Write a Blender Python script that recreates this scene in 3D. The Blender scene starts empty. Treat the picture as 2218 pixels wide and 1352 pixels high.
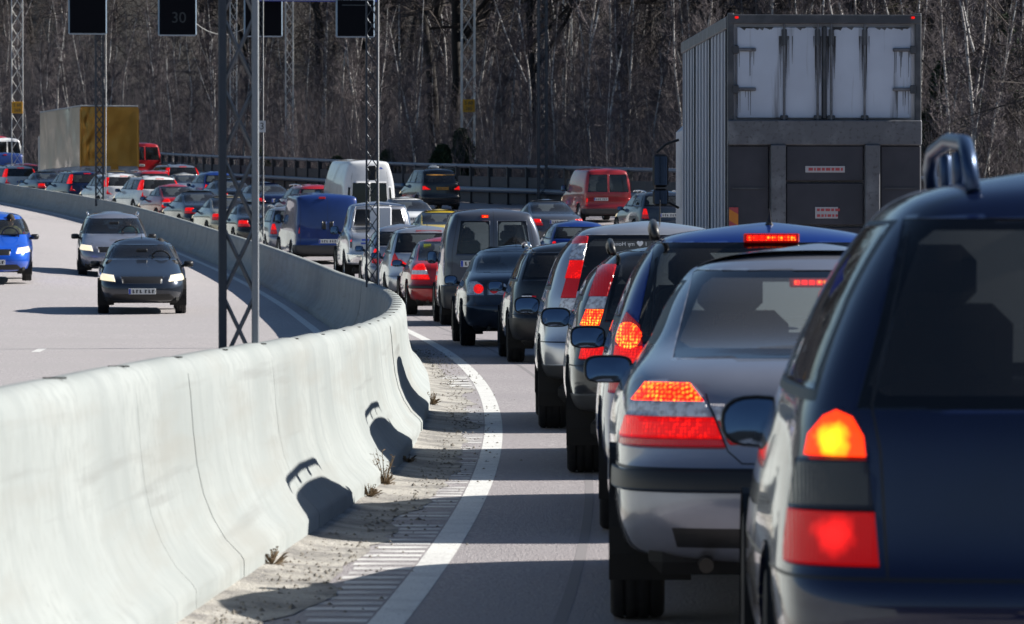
import bpy, bmesh, math, random
import numpy as np
from mathutils import Vector, Matrix, noise
S = bpy.context.scene
C = S.collection
R = math.radians

# ---------------------------------------------------------------- camera, sky, sun, exposure
cam = bpy.data.cameras.new("camera"); cam_o = bpy.data.objects.new("camera", cam); C.objects.link(cam_o)
cam_o.location = (0, 0, 1.45); cam_o.rotation_euler = (R(90 - .825), 0, 0)
cam.sensor_width = 36; cam.lens = 162.3; cam.clip_start = .5; cam.clip_end = 3000
cam.dof.use_dof = True; cam.dof.focus_distance = 46; cam.dof.aperture_fstop = 11.5
S.camera = cam_o
SUN_EL, SUN_AZ = 34.0, 78.0      # azimuth clockwise from +Y (the view direction)
w = bpy.data.worlds.new("World"); S.world = w; w.use_nodes = True
nt = w.node_tree; nt.nodes.clear()
sky = nt.nodes.new('ShaderNodeTexSky'); sky.sky_type = 'NISHITA'; sky.sun_disc = False
sky.sun_elevation = R(SUN_EL); sky.sun_rotation = R(SUN_AZ); sky.air_density = 1.0; sky.dust_density = .1; sky.ozone_density = 3.0
bg = nt.nodes.new('ShaderNodeBackground'); bg.inputs[1].default_value = .047
ow = nt.nodes.new('ShaderNodeOutputWorld')
nt.links.new(sky.outputs[0], bg.inputs[0]); nt.links.new(bg.outputs[0], ow.inputs[0])
sl = bpy.data.lights.new("sun", 'SUN'); sl.energy = 5.0; sl.angle = R(.5); sl.color = (1, .95, .87)
so = bpy.data.objects.new("sun", sl); C.objects.link(so)
a, e = R(SUN_AZ), R(SUN_EL)
so.rotation_euler = Vector((math.sin(a) * math.cos(e), math.cos(a) * math.cos(e), math.sin(e))).to_track_quat('Z', 'Y').to_euler()
S.view_settings.view_transform = 'Standard'; S.view_settings.look = 'None'
S.view_settings.exposure = .90; S.view_settings.gamma = 1
S.cycles.max_bounces = 6; S.cycles.transparent_max_bounces = 12; S.cycles.caustics_reflective = False; S.cycles.caustics_refractive = False

# ---------------------------------------------------------------- materials
MATS = {}
def mat(name, col=(.5, .5, .5), rough=.5, metal=0, coat=0, emis=None, es=0, var=None, bump=None, spec=.5, streak=None, coord='obj'):
    if name in MATS: return MATS[name]
    m = bpy.data.materials.new(name); MATS[name] = m; m.use_nodes = True
    n, l = m.node_tree.nodes, m.node_tree.links
    b = n['Principled BSDF']
    b.inputs['Base Color'].default_value = (*col, 1); b.inputs['Roughness'].default_value = rough
    b.inputs['Metallic'].default_value = metal; b.inputs['Coat Weight'].default_value = coat
    b.inputs['Coat Roughness'].default_value = .04; b.inputs['Specular IOR Level'].default_value = spec
    if emis: b.inputs['Emission Color'].default_value = (*emis, 1); b.inputs['Emission Strength'].default_value = es
    if var or bump or streak:
        if coord == 'obj':
            tc = n.new('ShaderNodeTexCoord'); vec = tc.outputs['Object']
        else:
            tc = n.new('ShaderNodeNewGeometry'); vec = tc.outputs['Position']
    cur = None
    def noise_n(scale, det=4, v=None):
        t = n.new('ShaderNodeTexNoise'); t.inputs['Scale'].default_value = scale; t.inputs['Detail'].default_value = det
        l.new(v or vec, t.inputs['Vector']); return t.outputs['Fac']
    def mixin(fac, colr, cur, lo=.4, hi=.7):
        mr = n.new('ShaderNodeMapRange'); mr.inputs[1].default_value = lo; mr.inputs[2].default_value = hi; l.new(fac, mr.inputs[0])
        mx = n.new('ShaderNodeMix'); mx.data_type = 'RGBA'
        l.new(mr.outputs[0], mx.inputs[0])
        if cur is None: mx.inputs[6].default_value = (*col, 1)
        else: l.new(cur, mx.inputs[6])
        mx.inputs[7].default_value = (*colr, 1); return mx.outputs[2]
    for v in (var or []):
        sc, c2 = v[0], v[1]; lo, hi = (v[2], v[3]) if len(v) > 2 else (.4, .7)
        cur = mixin(noise_n(sc), c2, cur, lo, hi)
    for v in (streak or []):
        mp = n.new('ShaderNodeMapping'); l.new(vec, mp.inputs[0]); mp.inputs['Scale'].default_value = v[0]
        cur = mixin(noise_n(1, 5, mp.outputs[0]), v[1], cur, v[2], v[3])
    if cur is not None: l.new(cur, b.inputs['Base Color'])
    if bump:
        bp = n.new('ShaderNodeBump'); bp.inputs['Strength'].default_value = bump[1]; bp.inputs['Distance'].default_value = bump[2] if len(bump) > 2 else .01
        l.new(noise_n(bump[0], 6), bp.inputs['Height']); l.new(bp.outputs[0], b.inputs['Normal'])
    return m

def paint(name, col, metal=.3, rough=.35):
    if name in MATS: return MATS[name]
    m = mat(name, col, rough, metal, 1.0, spec=.2, var=[(2.2, tuple(c * .80 for c in col), .45, .75)])
    n, l = m.node_tree.nodes, m.node_tree.links
    b = n['Principled BSDF']; out = n['Material Output']
    # road dirt low on the body
    tc = n.new('ShaderNodeTexCoord'); sp = n.new('ShaderNodeSeparateXYZ'); l.new(tc.outputs['Object'], sp.inputs[0])
    mr = n.new('ShaderNodeMapRange'); mr.inputs[1].default_value = .55; mr.inputs[2].default_value = .2; mr.inputs[3].default_value = 0; mr.inputs[4].default_value = .7
    l.new(sp.outputs[2], mr.inputs[0])
    no = n.new('ShaderNodeTexNoise'); no.inputs['Scale'].default_value = 7; l.new(tc.outputs['Object'], no.inputs['Vector'])
    mu = n.new('ShaderNodeMath'); mu.operation = 'MULTIPLY'; l.new(mr.outputs[0], mu.inputs[0]); l.new(no.outputs[0], mu.inputs[1])
    src = b.inputs['Base Color'].links[0].from_socket
    mx = n.new('ShaderNodeMix'); mx.data_type = 'RGBA'; l.new(mu.outputs[0], mx.inputs[0]); l.new(src, mx.inputs[6]); mx.inputs[7].default_value = (.13, .12, .105, 1)
    l.new(mx.outputs[2], b.inputs['Base Color'])
    # inside of the shell is trim, not paint
    inn = n.new('ShaderNodeBsdfDiffuse'); inn.inputs[0].default_value = (.09, .09, .095, 1)
    g = n.new('ShaderNodeNewGeometry'); ms = n.new('ShaderNodeMixShader')
    l.new(g.outputs['Backfacing'], ms.inputs[0]); l.new(b.outputs[0], ms.inputs[1]); l.new(inn.outputs[0], ms.inputs[2]); l.new(ms.outputs[0], out.inputs[0])
    return m

def glass(name, tint, rough=.02, dirt=.03, trans=0):
    if name in MATS: return MATS[name]
    m = bpy.data.materials.new(name); MATS[name] = m; m.use_nodes = True
    n, l = m.node_tree.nodes, m.node_tree.links; n.clear()
    o = n.new('ShaderNodeOutputMaterial'); t = n.new('ShaderNodeBsdfTransparent'); t.inputs[0].default_value = (*tint, 1)
    g = n.new('ShaderNodeBsdfGlossy'); g.inputs['Roughness'].default_value = rough; g.inputs[0].default_value = (.95, .97, 1, 1)
    f = n.new('ShaderNodeFresnel'); f.inputs[0].default_value = 1.55
    s = n.new('ShaderNodeMixShader'); l.new(f.outputs[0], s.inputs[0]); l.new(t.outputs[0], s.inputs[1]); l.new(g.outputs[0], s.inputs[2])
    d = n.new('ShaderNodeBsdfDiffuse'); d.inputs[0].default_value = (.5, .5, .5, 1)
    s2 = n.new('ShaderNodeMixShader'); s2.inputs[0].default_value = dirt
    l.new(s.outputs[0], s2.inputs[1]); l.new(d.outputs[0], s2.inputs[2]); l.new(s2.outputs[0], o.inputs[0])
    if trans:      # dusty film that glows when the sun is behind it
        tl = n.new('ShaderNodeBsdfTranslucent'); tl.inputs[0].default_value = (.75, .8, .82, 1); s3 = n.new('ShaderNodeMixShader'); s3.inputs[0].default_value = trans
        l.new(s2.outputs[0], s3.inputs[1]); l.new(tl.outputs[0], s3.inputs[2]); l.new(s3.outputs[0], o.inputs[0])
    return m

def ribbed(m, sc=34):
    n, l = m.node_tree.nodes, m.node_tree.links; tc = n.new('ShaderNodeTexCoord'); wv = n.new('ShaderNodeTexWave'); wv.inputs['Scale'].default_value = sc; l.new(tc.outputs['Object'], wv.inputs['Vector'])
    bp = n.new('ShaderNodeBump'); bp.inputs['Strength'].default_value = .55; bp.inputs['Distance'].default_value = .004; l.new(wv.outputs['Fac'], bp.inputs['Height']); l.new(bp.outputs[0], n['Principled BSDF'].inputs['Normal']); return m
def lamp_mat(name, base, core, es, scale=45, rough=.12, thr=.35):
    """lens of a lit lamp: bright reflector cells behind a coloured ribbed lens"""
    if name in MATS: return MATS[name]
    m = mat(name, base, rough, 0, .15, spec=.25)
    n, l = m.node_tree.nodes, m.node_tree.links; b = n['Principled BSDF']
    tc = n.new('ShaderNodeTexCoord'); v = n.new('ShaderNodeTexVoronoi'); v.inputs['Scale'].default_value = scale; v.inputs['Randomness'].default_value = .35
    l.new(tc.outputs['Object'], v.inputs['Vector'])
    mr = n.new('ShaderNodeMapRange'); mr.inputs[1].default_value = thr + .2; mr.inputs[2].default_value = .12; l.new(v.outputs['Distance'], mr.inputs[0])
    nz = n.new('ShaderNodeTexNoise'); nz.inputs['Scale'].default_value = 11; l.new(tc.outputs['Object'], nz.inputs['Vector']); m2 = n.new('ShaderNodeMapRange'); m2.inputs[1].default_value = .42; m2.inputs[2].default_value = .60; m2.inputs[3].default_value = .12; l.new(nz.outputs[0], m2.inputs[0])
    mm = n.new('ShaderNodeMath'); mm.operation = 'MULTIPLY'; l.new(mr.outputs[0], mm.inputs[0]); l.new(m2.outputs[0], mm.inputs[1]); mr = mm
    mx = n.new('ShaderNodeMix'); mx.data_type = 'RGBA'; l.new(mr.outputs[0], mx.inputs[0])
    mx.inputs[6].default_value = (base[0] * .9, base[1] * .5, base[2] * .5, 1); mx.inputs[7].default_value = (*core, 1)
    l.new(mx.outputs[2], b.inputs['Emission Color']); b.inputs['Emission Strength'].default_value = es
    return m

PAINT = mat('paint_slot', (.3, .3, .3))
black = mat('black_plastic', (.012, .012, .013), .45, bump=(180, .15, .002))
rubber = mat('tyre_rubber', (.010, .010, .011), .75, var=[(9, (.035, .033, .03), .55, .8)])
trimgrey = mat('grey_plastic', (.035, .037, .04), .55)
chrome = mat('chrome', (.75, .76, .78), .12, 1)
alloy = mat('alloy', (.45, .46, .48), .3, .9)
gdark = glass('glass_privacy', (.10, .11, .12))
gmid = glass('glass_tinted', (.30, .34, .36))
gclear = glass('glass_clear', (.66, .74, .74), dirt=.07); gscreen = glass('windscreen_glass', (.7, .78, .78), dirt=.02, trans=.14)
gblack = mat('glass_frit', (.003, .003, .004), .08, 0, .25, spec=.4)
redlens = mat('red_lens', (.30, .003, .004), .18, 0, .35, emis=(.6, .002, .002), es=.12)
smokelens = mat('smoked_lens', (.022, .014, .013), .2, 0, .2)
clearlens = mat('clear_lens', (.80, .80, .83), .15, .1, .6, var=[(40, (.45, .42, .44), .45, .62)])
litred = lamp_mat('lit_red_lens', (.32, .003, .003), (1, .008, .003), 1.0, 70, rough=.2)
litstop = lamp_mat('lit_stop_lamp', (.75, .008, .004), (1, .42, .03), 1.9, 62)
def bulb_mat(name, base, edge, core, es, c, r):
    """lens lit by one bulb behind it: brightest over the bulb"""
    m = mat(name, base, .25, 0, .1, spec=.2); n, l = m.node_tree.nodes, m.node_tree.links; b = n['Principled BSDF']
    tc = n.new('ShaderNodeTexCoord'); sp = n.new('ShaderNodeSeparateXYZ'); l.new(tc.outputs['Object'], sp.inputs[0]); ab = n.new('ShaderNodeMath'); ab.operation = 'ABSOLUTE'; l.new(sp.outputs[0], ab.inputs[0])
    cb = n.new('ShaderNodeCombineXYZ'); l.new(ab.outputs[0], cb.inputs[0]); l.new(sp.outputs[2], cb.inputs[2])
    no = n.new('ShaderNodeTexNoise'); no.inputs['Scale'].default_value = 22; l.new(tc.outputs['Object'], no.inputs['Vector'])
    ds = n.new('ShaderNodeVectorMath'); ds.operation = 'DISTANCE'; l.new(cb.outputs[0], ds.inputs[0]); ds.inputs[1].default_value = (c[0], 0, c[1])
    ad = n.new('ShaderNodeMath'); ad.operation = 'MULTIPLY_ADD'; l.new(no.outputs[0], ad.inputs[0]); ad.inputs[1].default_value = r * .9; l.new(ds.outputs['Value'], ad.inputs[2])
    mr = n.new('ShaderNodeMapRange'); mr.inputs[1].default_value = r * 1.5; mr.inputs[2].default_value = r * .6; l.new(ad.outputs[0], mr.inputs[0])
    mx = n.new('ShaderNodeMix'); mx.data_type = 'RGBA'; l.new(mr.outputs[0], mx.inputs[0]); mx.inputs[6].default_value = (*edge, 1); mx.inputs[7].default_value = (*core, 1)
    l.new(mx.outputs[2], b.inputs['Emission Color']); b.inputs['Emission Strength'].default_value = es; return m
litredn = bulb_mat('lit_red_lens_near', (.26, .003, .003), (.16, .001, .001), (1, .012, .010), .85, (.70, .745), .055)
litambern = bulb_mat('lit_amber_lens_near', (.5, .02, .004), (.9, .03, .003), (1.0, .60, .01), 1.5, (.705, .975), .045)
platew = mat('plate_white', (.62, .63, .62), .4); plateb = mat('plate_blue', (.02, .06, .4), .4); platey = mat('plate_yellow', (.75, .32, .03), .4)
ink = mat('plate_ink', (.05, .05, .055), .5)
seatm = mat('seat_cloth', (.03, .032, .036), .9)
dash = mat('dash_plastic', (.02, .02, .022), .7)
under = mat('underbody', (.008, .008, .008), .8)
for m_ in (redlens, smokelens, clearlens, litred, litstop, litredn, litambern): ribbed(m_)
headl = mat('headlamp_glass', (.7, .72, .75), .1, .4, 1, emis=(1, .93, .8), es=.8)
headl_on = mat('headlamp_lit', (.3, .3, .3), .1, 0, .5, emis=(1, .84, .55), es=.62)
concrete = mat('barrier_concrete', (.29, .312, .308), .85, var=[(1.1, (.235, .258, .256), .4, .65), (14, (.245, .265, .26), .45, .7)],
               streak=[((38, 38, 30), (.15, .16, .16), .70, .74), ((.35, .35, 9), (.19, .20, .195), .60, .78), ((5, 5, .35), (.215, .236, .236), .52, .8), ((.5, .5, 5), (.235, .24, .225), .5, .8)], bump=(45, .22, .006), coord='pos')
slotm = mat('slot_shadow', (.02, .02, .018), .9)

# ---------------------------------------------------------------- helpers
def link(o, parent=None):
    C.objects.link(o)
    if parent is not None: o.parent = parent
    return o
def mesh_from(name, v, f, mats=None, mi=None, smooth=False):
    me = bpy.data.meshes.new(name); me.from_pydata([tuple(p) for p in v], [], f)
    for m in (mats or []): me.materials.append(m)
    if mi is not None: me.polygons.foreach_set('material_index', mi)
    if smooth: me.polygons.foreach_set('use_smooth', [True] * len(me.polygons))
    me.update(); return me
def obj(name, me, parent=None, loc=None):
    o = bpy.data.objects.new(name, me)
    if loc: o.location = loc
    return link(o, parent)
def tag(o, label=None, cat=None, group=None, kind=None):
    if label: o['label'] = label
    if cat: o['category'] = cat
    if group: o['group'] = group
    if kind: o['kind'] = kind
    return o
def empty(name, loc=(0, 0, 0), rz=0):
    o = bpy.data.objects.new(name, None); o.location = loc; o.rotation_euler = (0, 0, rz); o.empty_display_size = .2
    return link(o)
class G:
    """collects boxes, tubes and sheets into one mesh"""
    def __init__(s): s.v = []; s.f = []; s.m = []; s.mats = []
    def mi(s, m):
        if m not in s.mats: s.mats.append(m)
        return s.mats.index(m)
    def face(s, pts, m):
        b = len(s.v); s.v += [tuple(p) for p in pts]; s.f.append(tuple(range(b, b + len(pts)))); s.m.append(s.mi(m))
    def box(s, c, d, m, bev=0, rot=None):
        x, y, z = (q / 2 for q in d); c = Vector(c); b = len(s.v); k = s.mi(m)
        if bev <= 0:
            P = [(-x, -y, -z), (x, -y, -z), (x, y, -z), (-x, y, -z), (-x, -y, z), (x, -y, z), (x, y, z), (-x, y, z)]
            F = [(0, 3, 2, 1), (4, 5, 6, 7), (0, 1, 5, 4), (1, 2, 6, 5), (2, 3, 7, 6), (3, 0, 4, 7)]
        else:
            g = min(bev, x * .9, y * .9, z * .9); P = []
            for sz in (-1, 1):
                for (sx, sy) in ((-1, -1), (1, -1), (1, 1), (-1, 1)):
                    P += [(sx * (x - g), sy * (y - g), sz * z), (sx * x, sy * (y - g), sz * (z - g)), (sx * (x - g), sy * y, sz * (z - g))]
            bmx = bmesh.new(); vs = [bmx.verts.new(p) for p in P]; r = bmesh.ops.convex_hull(bmx, input=vs)
            bmx.verts.index_update(); P = [tuple(v.co) for v in bmx.verts]; F = [tuple(v.index for v in f.verts) for f in bmx.faces]; bmx.free()
        for p in P:
            q = Vector(p)
            if rot: q = rot @ q
            s.v.append(tuple(q + c))
        for f in F: s.f.append(tuple(b + i for i in f)); s.m.append(k)
    def tube(s, pts, r, m, n=6, cap=True):
        pts = [Vector(p) for p in pts]; k = s.mi(m); b = len(s.v)
        rs = r if isinstance(r, (list, tuple)) else [r] * len(pts)
        for i, p in enumerate(pts):
            t = (pts[min(i + 1, len(pts) - 1)] - pts[max(i - 1, 0)]).normalized()
            u = t.cross(Vector((0, 0, 1)));
            if u.length < .01: u = t.cross(Vector((0, 1, 0)))
            u.normalize(); w_ = t.cross(u)
            for j in range(n):
                a_ = 2 * math.pi * j / n; s.v.append(tuple(p + (u * math.cos(a_) + w_ * math.sin(a_)) * rs[i]))
        for i in range(len(pts) - 1):
            for j in range(n):
                q = b + i * n; j2 = (j + 1) % n
                s.f.append((q + j, q + j2, q + n + j2, q + n + j)); s.m.append(k)
        if cap:
            s.f.append(tuple(b + j for j in range(n))[::-1]); s.m.append(k)
            e_ = b + (len(pts) - 1) * n; s.f.append(tuple(e_ + j for j in range(n))); s.m.append(k)
    def lathe_x(s, prof, c, m, n=28):
        """profile (x, r) turned round an axis along x"""
        b = len(s.v); k = s.mi(m)
        for (x, r) in prof:
            for j in range(n):
                a_ = 2 * math.pi * j / n; s.v.append((c[0] + x, c[1] + r * math.cos(a_), c[2] + r * math.sin(a_)))
        for i in range(len(prof) - 1):
            for j in range(n):
                j2 = (j + 1) % n; q = b + i * n
                s.f.append((q + j, q + n + j, q + n + j2, q + j2)); s.m.append(k)
    def mesh(s, name, smooth=False): return mesh_from(name, s.v, s.f, s.mats, s.m, smooth)
    def build(s, name, parent=None, smooth=False, loc=None): return obj(name, s.mesh(name, smooth), parent, loc)

# ---------------------------------------------------------------- the lie of the road (metres; camera at the origin, looking along +Y)
PC = [0.15926099745099465, -1.6636087753437792, 6.569193182488586, -16.468757703989866, 9.359884978928278, -1.6401558098473938]
DPC = np.polyder(PC)
def XL(d):
    if d > 330: return float(np.polyval(PC, 3.3) + np.polyval(DPC, 3.3) * (d - 330) / 100)
    if d < -12: return float(np.polyval(PC, -.12) + np.polyval(DPC, -.12) * (d + 12) / 100)
    return float(np.polyval(PC, d / 100))
def SL(d): return (XL(d + .5) - XL(d - .5))
ZT = [(-60, 0), (0, 0), (60, 0), (81, .06), (94, .22), (108, .45), (135, 1.0), (160, 1.65), (180, 2.2), (205, 2.85), (222, 3.3), (250, 4.1), (275, 4.75), (320, 6), (420, 8.2), (700, 12)]
def ZZ(y):
    for i in range(len(ZT) - 1):
        if y <= ZT[i + 1][0] or i == len(ZT) - 2:
            x0, y0 = ZT[i]; x1, y1 = ZT[i + 1]; h = x1 - x0; t = min(max((y - x0) / h, 0), 1)
            def sl_(k): return 0 if k <= 1 or k >= len(ZT) - 1 else (ZT[k + 1][1] - ZT[k - 1][1]) / (ZT[k + 1][0] - ZT[k - 1][0])
            m0, m1 = sl_(i), sl_(i + 1)
            return (2*t**3-3*t**2+1)*y0 + (t**3-2*t**2+t)*h*m0 + (-2*t**3+3*t**2)*y1 + (t**3-t**2)*h*m1
    return 0
def sm(x, a_, b_):
    t = min(max((x - a_) / (b_ - a_), 0), 1); return t * t * (3 - 2 * t)
def GZ(x, y):
    o = x - XL(y)
    z = ZZ(y)
    if o > 2: z += .032 * min(o - 2, 16) * sm(y, 90, 145)
    if o < -2: z += .10 * min(-o - 2, 4.5) * sm(y, 88, 112)
    return z
def P(d, off, z=0):
    s_ = SL(d); q = math.sqrt(1 + s_ * s_); x = XL(d) + off / q; y = d - off * s_ / q
    return Vector((x, y, GZ(x, y) + z))
def bo(q): return -1.11 + .21 * sm(q, 17, 31)
def HEAD(d): return math.atan(-SL(d))      # rotation about z of a thing that faces along the road

asphalt = mat('asphalt', (.365, .338, .345), .72, var=[(48, (.19, .173, .18), .47, .57), (22, (.44, .41, .415), .54, .66), (.35, (.27, .25, .258), .45, .7)], bump=(70, .8, .02), streak=[((1.4, .05, 1), (.30, .275, .283), .42, .66)], coord='pos')
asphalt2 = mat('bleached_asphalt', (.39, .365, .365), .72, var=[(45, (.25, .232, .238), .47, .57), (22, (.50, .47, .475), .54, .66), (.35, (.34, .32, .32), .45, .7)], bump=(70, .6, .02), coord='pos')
def strip(name, ds, offs, z, m, label=None, kind='structure'):
    v = []; f = []
    for d in ds:
        for o in offs: v.append(P(d, o, z))
    k = len(offs)
    for i in range(len(ds) - 1):
        for j in range(k - 1): f.append((i*k+j, i*k+j+1, (i+1)*k+j+1, (i+1)*k+j))
    o = obj(name, mesh_from(name, v, f, [m], smooth=True)); tag(o, label, None, None, kind); return o
dsr = [-40, -20, -8] + list(np.arange(0, 120, 2.0)) + list(np.arange(120, 340, 4.0)) + [340, 360, 400]
strip('road', dsr, [-.85, -.4, 0, .5, 1, 2, 4, 6, 8, 10, 12, 14, 16, 18, 21], 0.0, asphalt, 'grey asphalt carriageway carrying the queue round a left-hand bend')
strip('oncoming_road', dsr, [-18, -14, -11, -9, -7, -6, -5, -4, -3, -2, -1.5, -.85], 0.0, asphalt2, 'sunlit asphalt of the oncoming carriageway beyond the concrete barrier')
# terrain: one sheet to beyond the hill, under the roads and up the wooded slope
soil = mat('leaf_litter', (.010, .008, .007), .95, var=[(.25, (.018, .0145, .012), .4, .65), (3, (.011, .012, .007), .5, .7)], bump=(2, .8, .2), coord='pos')
RAIL = [(300, 5), (230, 27), (185, 13.0), (175, 8.6), (189, 3.3), (210, -3.1), (238, -9.9), (267, -17.3), (294, -23.6), (325, -32), (360, -43)]
def edge_far(x):       # depth of the parapet at x
    pts = sorted([(13, 160), (8.6, 175), (3.3, 189), (-3.1, 210), (-9.9, 238), (-17.3, 267), (-23.6, 294), (-32, 325), (-43, 360), (-80, 470), (22, 128), (40, 90), (80, 40)])
    xs = [p[0] for p in pts]; ys = [p[1] for p in pts]; return float(np.interp(x, xs, ys))
def TZ(x, y):
    o = x - XL(y); b = GZ(x, y) if -25 < o < 40 else (ZZ(y) + (.5 if o > 0 else .45) * sm(y, 90, 145))
    e_ = (y - edge_far(x)) * (.27 + .4 * sm(-x, 15, 42))
    if e_ > 0:
        z = b - .3 + .28 * max(e_ - 3, 0)
        z = b - .3 + (min(z, b + 24) - b + .3) * (1 - sm(x, 30, 70))
        return z + .6 * noise.noise(Vector((x * .06, y * .06, 0))) * min(e_ / 8, 1)
    if y < -50: return b - .06 + 24 * sm(-y, 50, 170)  # unseen rise behind the camera, added for dark reflections in the car rears
    return b - .25
def grid(name, xs, ys, fn, m):
    v = [(x, y, fn(x, y)) for y in ys for x in xs]; k = len(xs)
    f = [(i*k+j, i*k+j+1, (i+1)*k+j+1, (i+1)*k+j) for i in range(len(ys)-1) for j in range(k-1)]
    o = obj(name, mesh_from(name, v, f, [m], smooth=True)); return o
xs = [-900, -500, -300, -200, -150] + list(np.arange(-120, 61, 3.0)) + [80, 110, 160, 260, 500, 900]
ys = [-400, -150, -60, -20, 0] + list(np.arange(10, 430, 4.0)) + [450, 480, 520, 600, 800]
tag(grid('ground', xs, ys, TZ, soil), 'brown litter-covered ground rising into the wooded slope', None, None, 'structure')
# verge of grit along the barrier foot
verge = mat('gritty_verge', (.40, .38, .345), .95, var=[(2.4, (.20, .19, .18), .42, .58), (26, (.33, .31, .27), .5, .68), (90, (.12, .11, .10), .58, .7)], bump=(40, .9, .02), coord='pos')
v = []; f = []; ii = 0
for i, d in enumerate(np.arange(2, 96, .35)):
    wv = .30 + .13 * noise.noise(Vector((0, d * .55, 3))) + .06 * noise.noise(Vector((0, d * 2.5, 5)))
    wv *= 1.25 if d < 50 else .8
    for t in np.linspace(0, 1, 6):
        off = bo(d) + .31 + t * wv
        hz = .004 + .03 * (1 - t) ** 2 + .012 * max(0, noise.noise(Vector((off * 6, d * 3, 0)))) * (1 - t)
        v.append(P(d, off, hz))
    if i:
        for j in range(5): a_ = (i - 1) * 6 + j; f.append((a_, a_ + 1, a_ + 7, a_ + 6))
tag(obj('verge', mesh_from('verge', v, f, [verge], smooth=True)), 'strip of grit and dust lying along the foot of the barrier', None, None, 'structure')
# markings
white = mat('road_paint', (.64, .64, .615), .6, var=[(4, (.52, .515, .50), .45, .7), (55, (.34, .33, .325), .56, .66)], bump=(90, .3, .004), coord='pos')
wornp = mat('worn_road_paint', (.58, .575, .56), .7, var=[(3, (.36, .345, .345), .45, .6), (60, (.3, .29, .29), .6, .75)], coord='pos')
dl = list(np.arange(2, 140, 1.0)) + list(np.arange(140, 300, 4.0))
strip('edge_line', dl, [-.090, .052], .0014, white, 'solid white edge line curving beside the barrier')
g = G(); rnd_r = random.Random(3)
d = 14.0
while d < 52:
    if 41 < d < 47: d += .29; continue
    if rnd_r.random() < .12: d += .29; continue
    w0 = .28 + rnd_r.uniform(-.06, .03) + .05 * noise.noise(Vector((d, 0, 0)))
    g.face([P(d, -.11 - w0, .0014), P(d, -.10, .0014), P(d + .15, -.10, .0014), P(d + .15, -.11 - w0, .0014)], wornp)
    d += .29
for d in (47.5, 48.4, 49.3, 50.2): g.face([P(d, -.42, .007), P(d, -.12, .007), P(d + .45, -.12, .007), P(d + .45, -.42, .007)], wornp)
tag(g.build('rumble_strip'), 'worn white ribs of the rumble strip inside the edge line', None, None, 'stuff')
def dashes(name, off, d0, d1, ln, gap, label):
    g = G(); d = d0
    while d < d1:
        q = d
        while q < d + ln - .01:
            g.face([P(q, off - .06, .0016), P(q, off + .06, .0016), P(q + 1, off + .06, .0016), P(q + 1, off - .06, .0016)], white); q += 1
        d += ln + gap
    tag(g.build(name), label, None, None, 'structure')
dashes('lane_marking', 3.4, 8, 260, 3, 9, 'dashed white line between the first and second queue lanes')
dashes('lane_marking', 7.0, 10, 260, 3, 9, 'dashed white line between the second and third queue lanes')
dashes('oncoming_lane_marking', -5.6, 52, 70, 2, 9, 'dashed white lane line on the oncoming carriageway')
strip('oncoming_edge_line', dl, [-1.62, -1.47], .002, white, 'white edge line along the shaded side of the barrier')
darkline = mat('asphalt_seam', (.20, .188, .193), .8)
for k, (off, w_) in enumerate(((.62, .05), (2.6, .04))):
    strip('asphalt_seam', [d for d in dl if d < 110], [off, off + w_], .001, darkline, 'thin dark repair seam running along the lane')
tyrem = mat('tyre_mark', (.13, .12, .125), .7, var=[(30, (.24, .22, .225), .45, .6)], coord='pos')
v = []; f = []
for i in range(30):
    t = i / 29; c = P(52 + 22 * t, 1.9 - 1.5 * t * t, .0011); v += [c, c + Vector((.05 + .03 * math.sin(9 * t), 0, 0))]
    if i: f.append((2*i-2, 2*i-1, 2*i+1, 2*i))
tag(obj('tyre_mark', mesh_from('tyre_mark', v, f, [tyrem])), 'thin curved tyre mark on the asphalt left of the queue', None, None, 'structure')
# grit and pebbles
g = G(); rnd = random.Random(4); peb = mat('pebble', (.22, .2, .17), .9, var=[(3, (.1, .09, .08))], coord='pos')
for i in range(2600):
    d = 14 + 50 * rnd.random() ** 1.3; off = bo(d) + .35 + abs(rnd.gauss(0, .22)); r = rnd.uniform(.004, .014)
    if rnd.random() < .02: r *= 2
    c = P(d, off, .015 if off < -.6 else .008); b = len(g.v); k = g.mi(peb)
    for p in ((r, 0, 0), (0, r, 0), (-r, 0, 0), (0, -r, 0), (0, 0, r * .9)): g.v.append(tuple(c + Vector(p) * rnd.uniform(.7, 1.2)))
    for t in range(4): g.f.append((b + t, b + (t + 1) % 4, b + 4)); g.m.append(k)
tag(g.build('grit'), 'loose pebbles and dirt scattered along the barrier foot', None, None, 'stuff')

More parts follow.
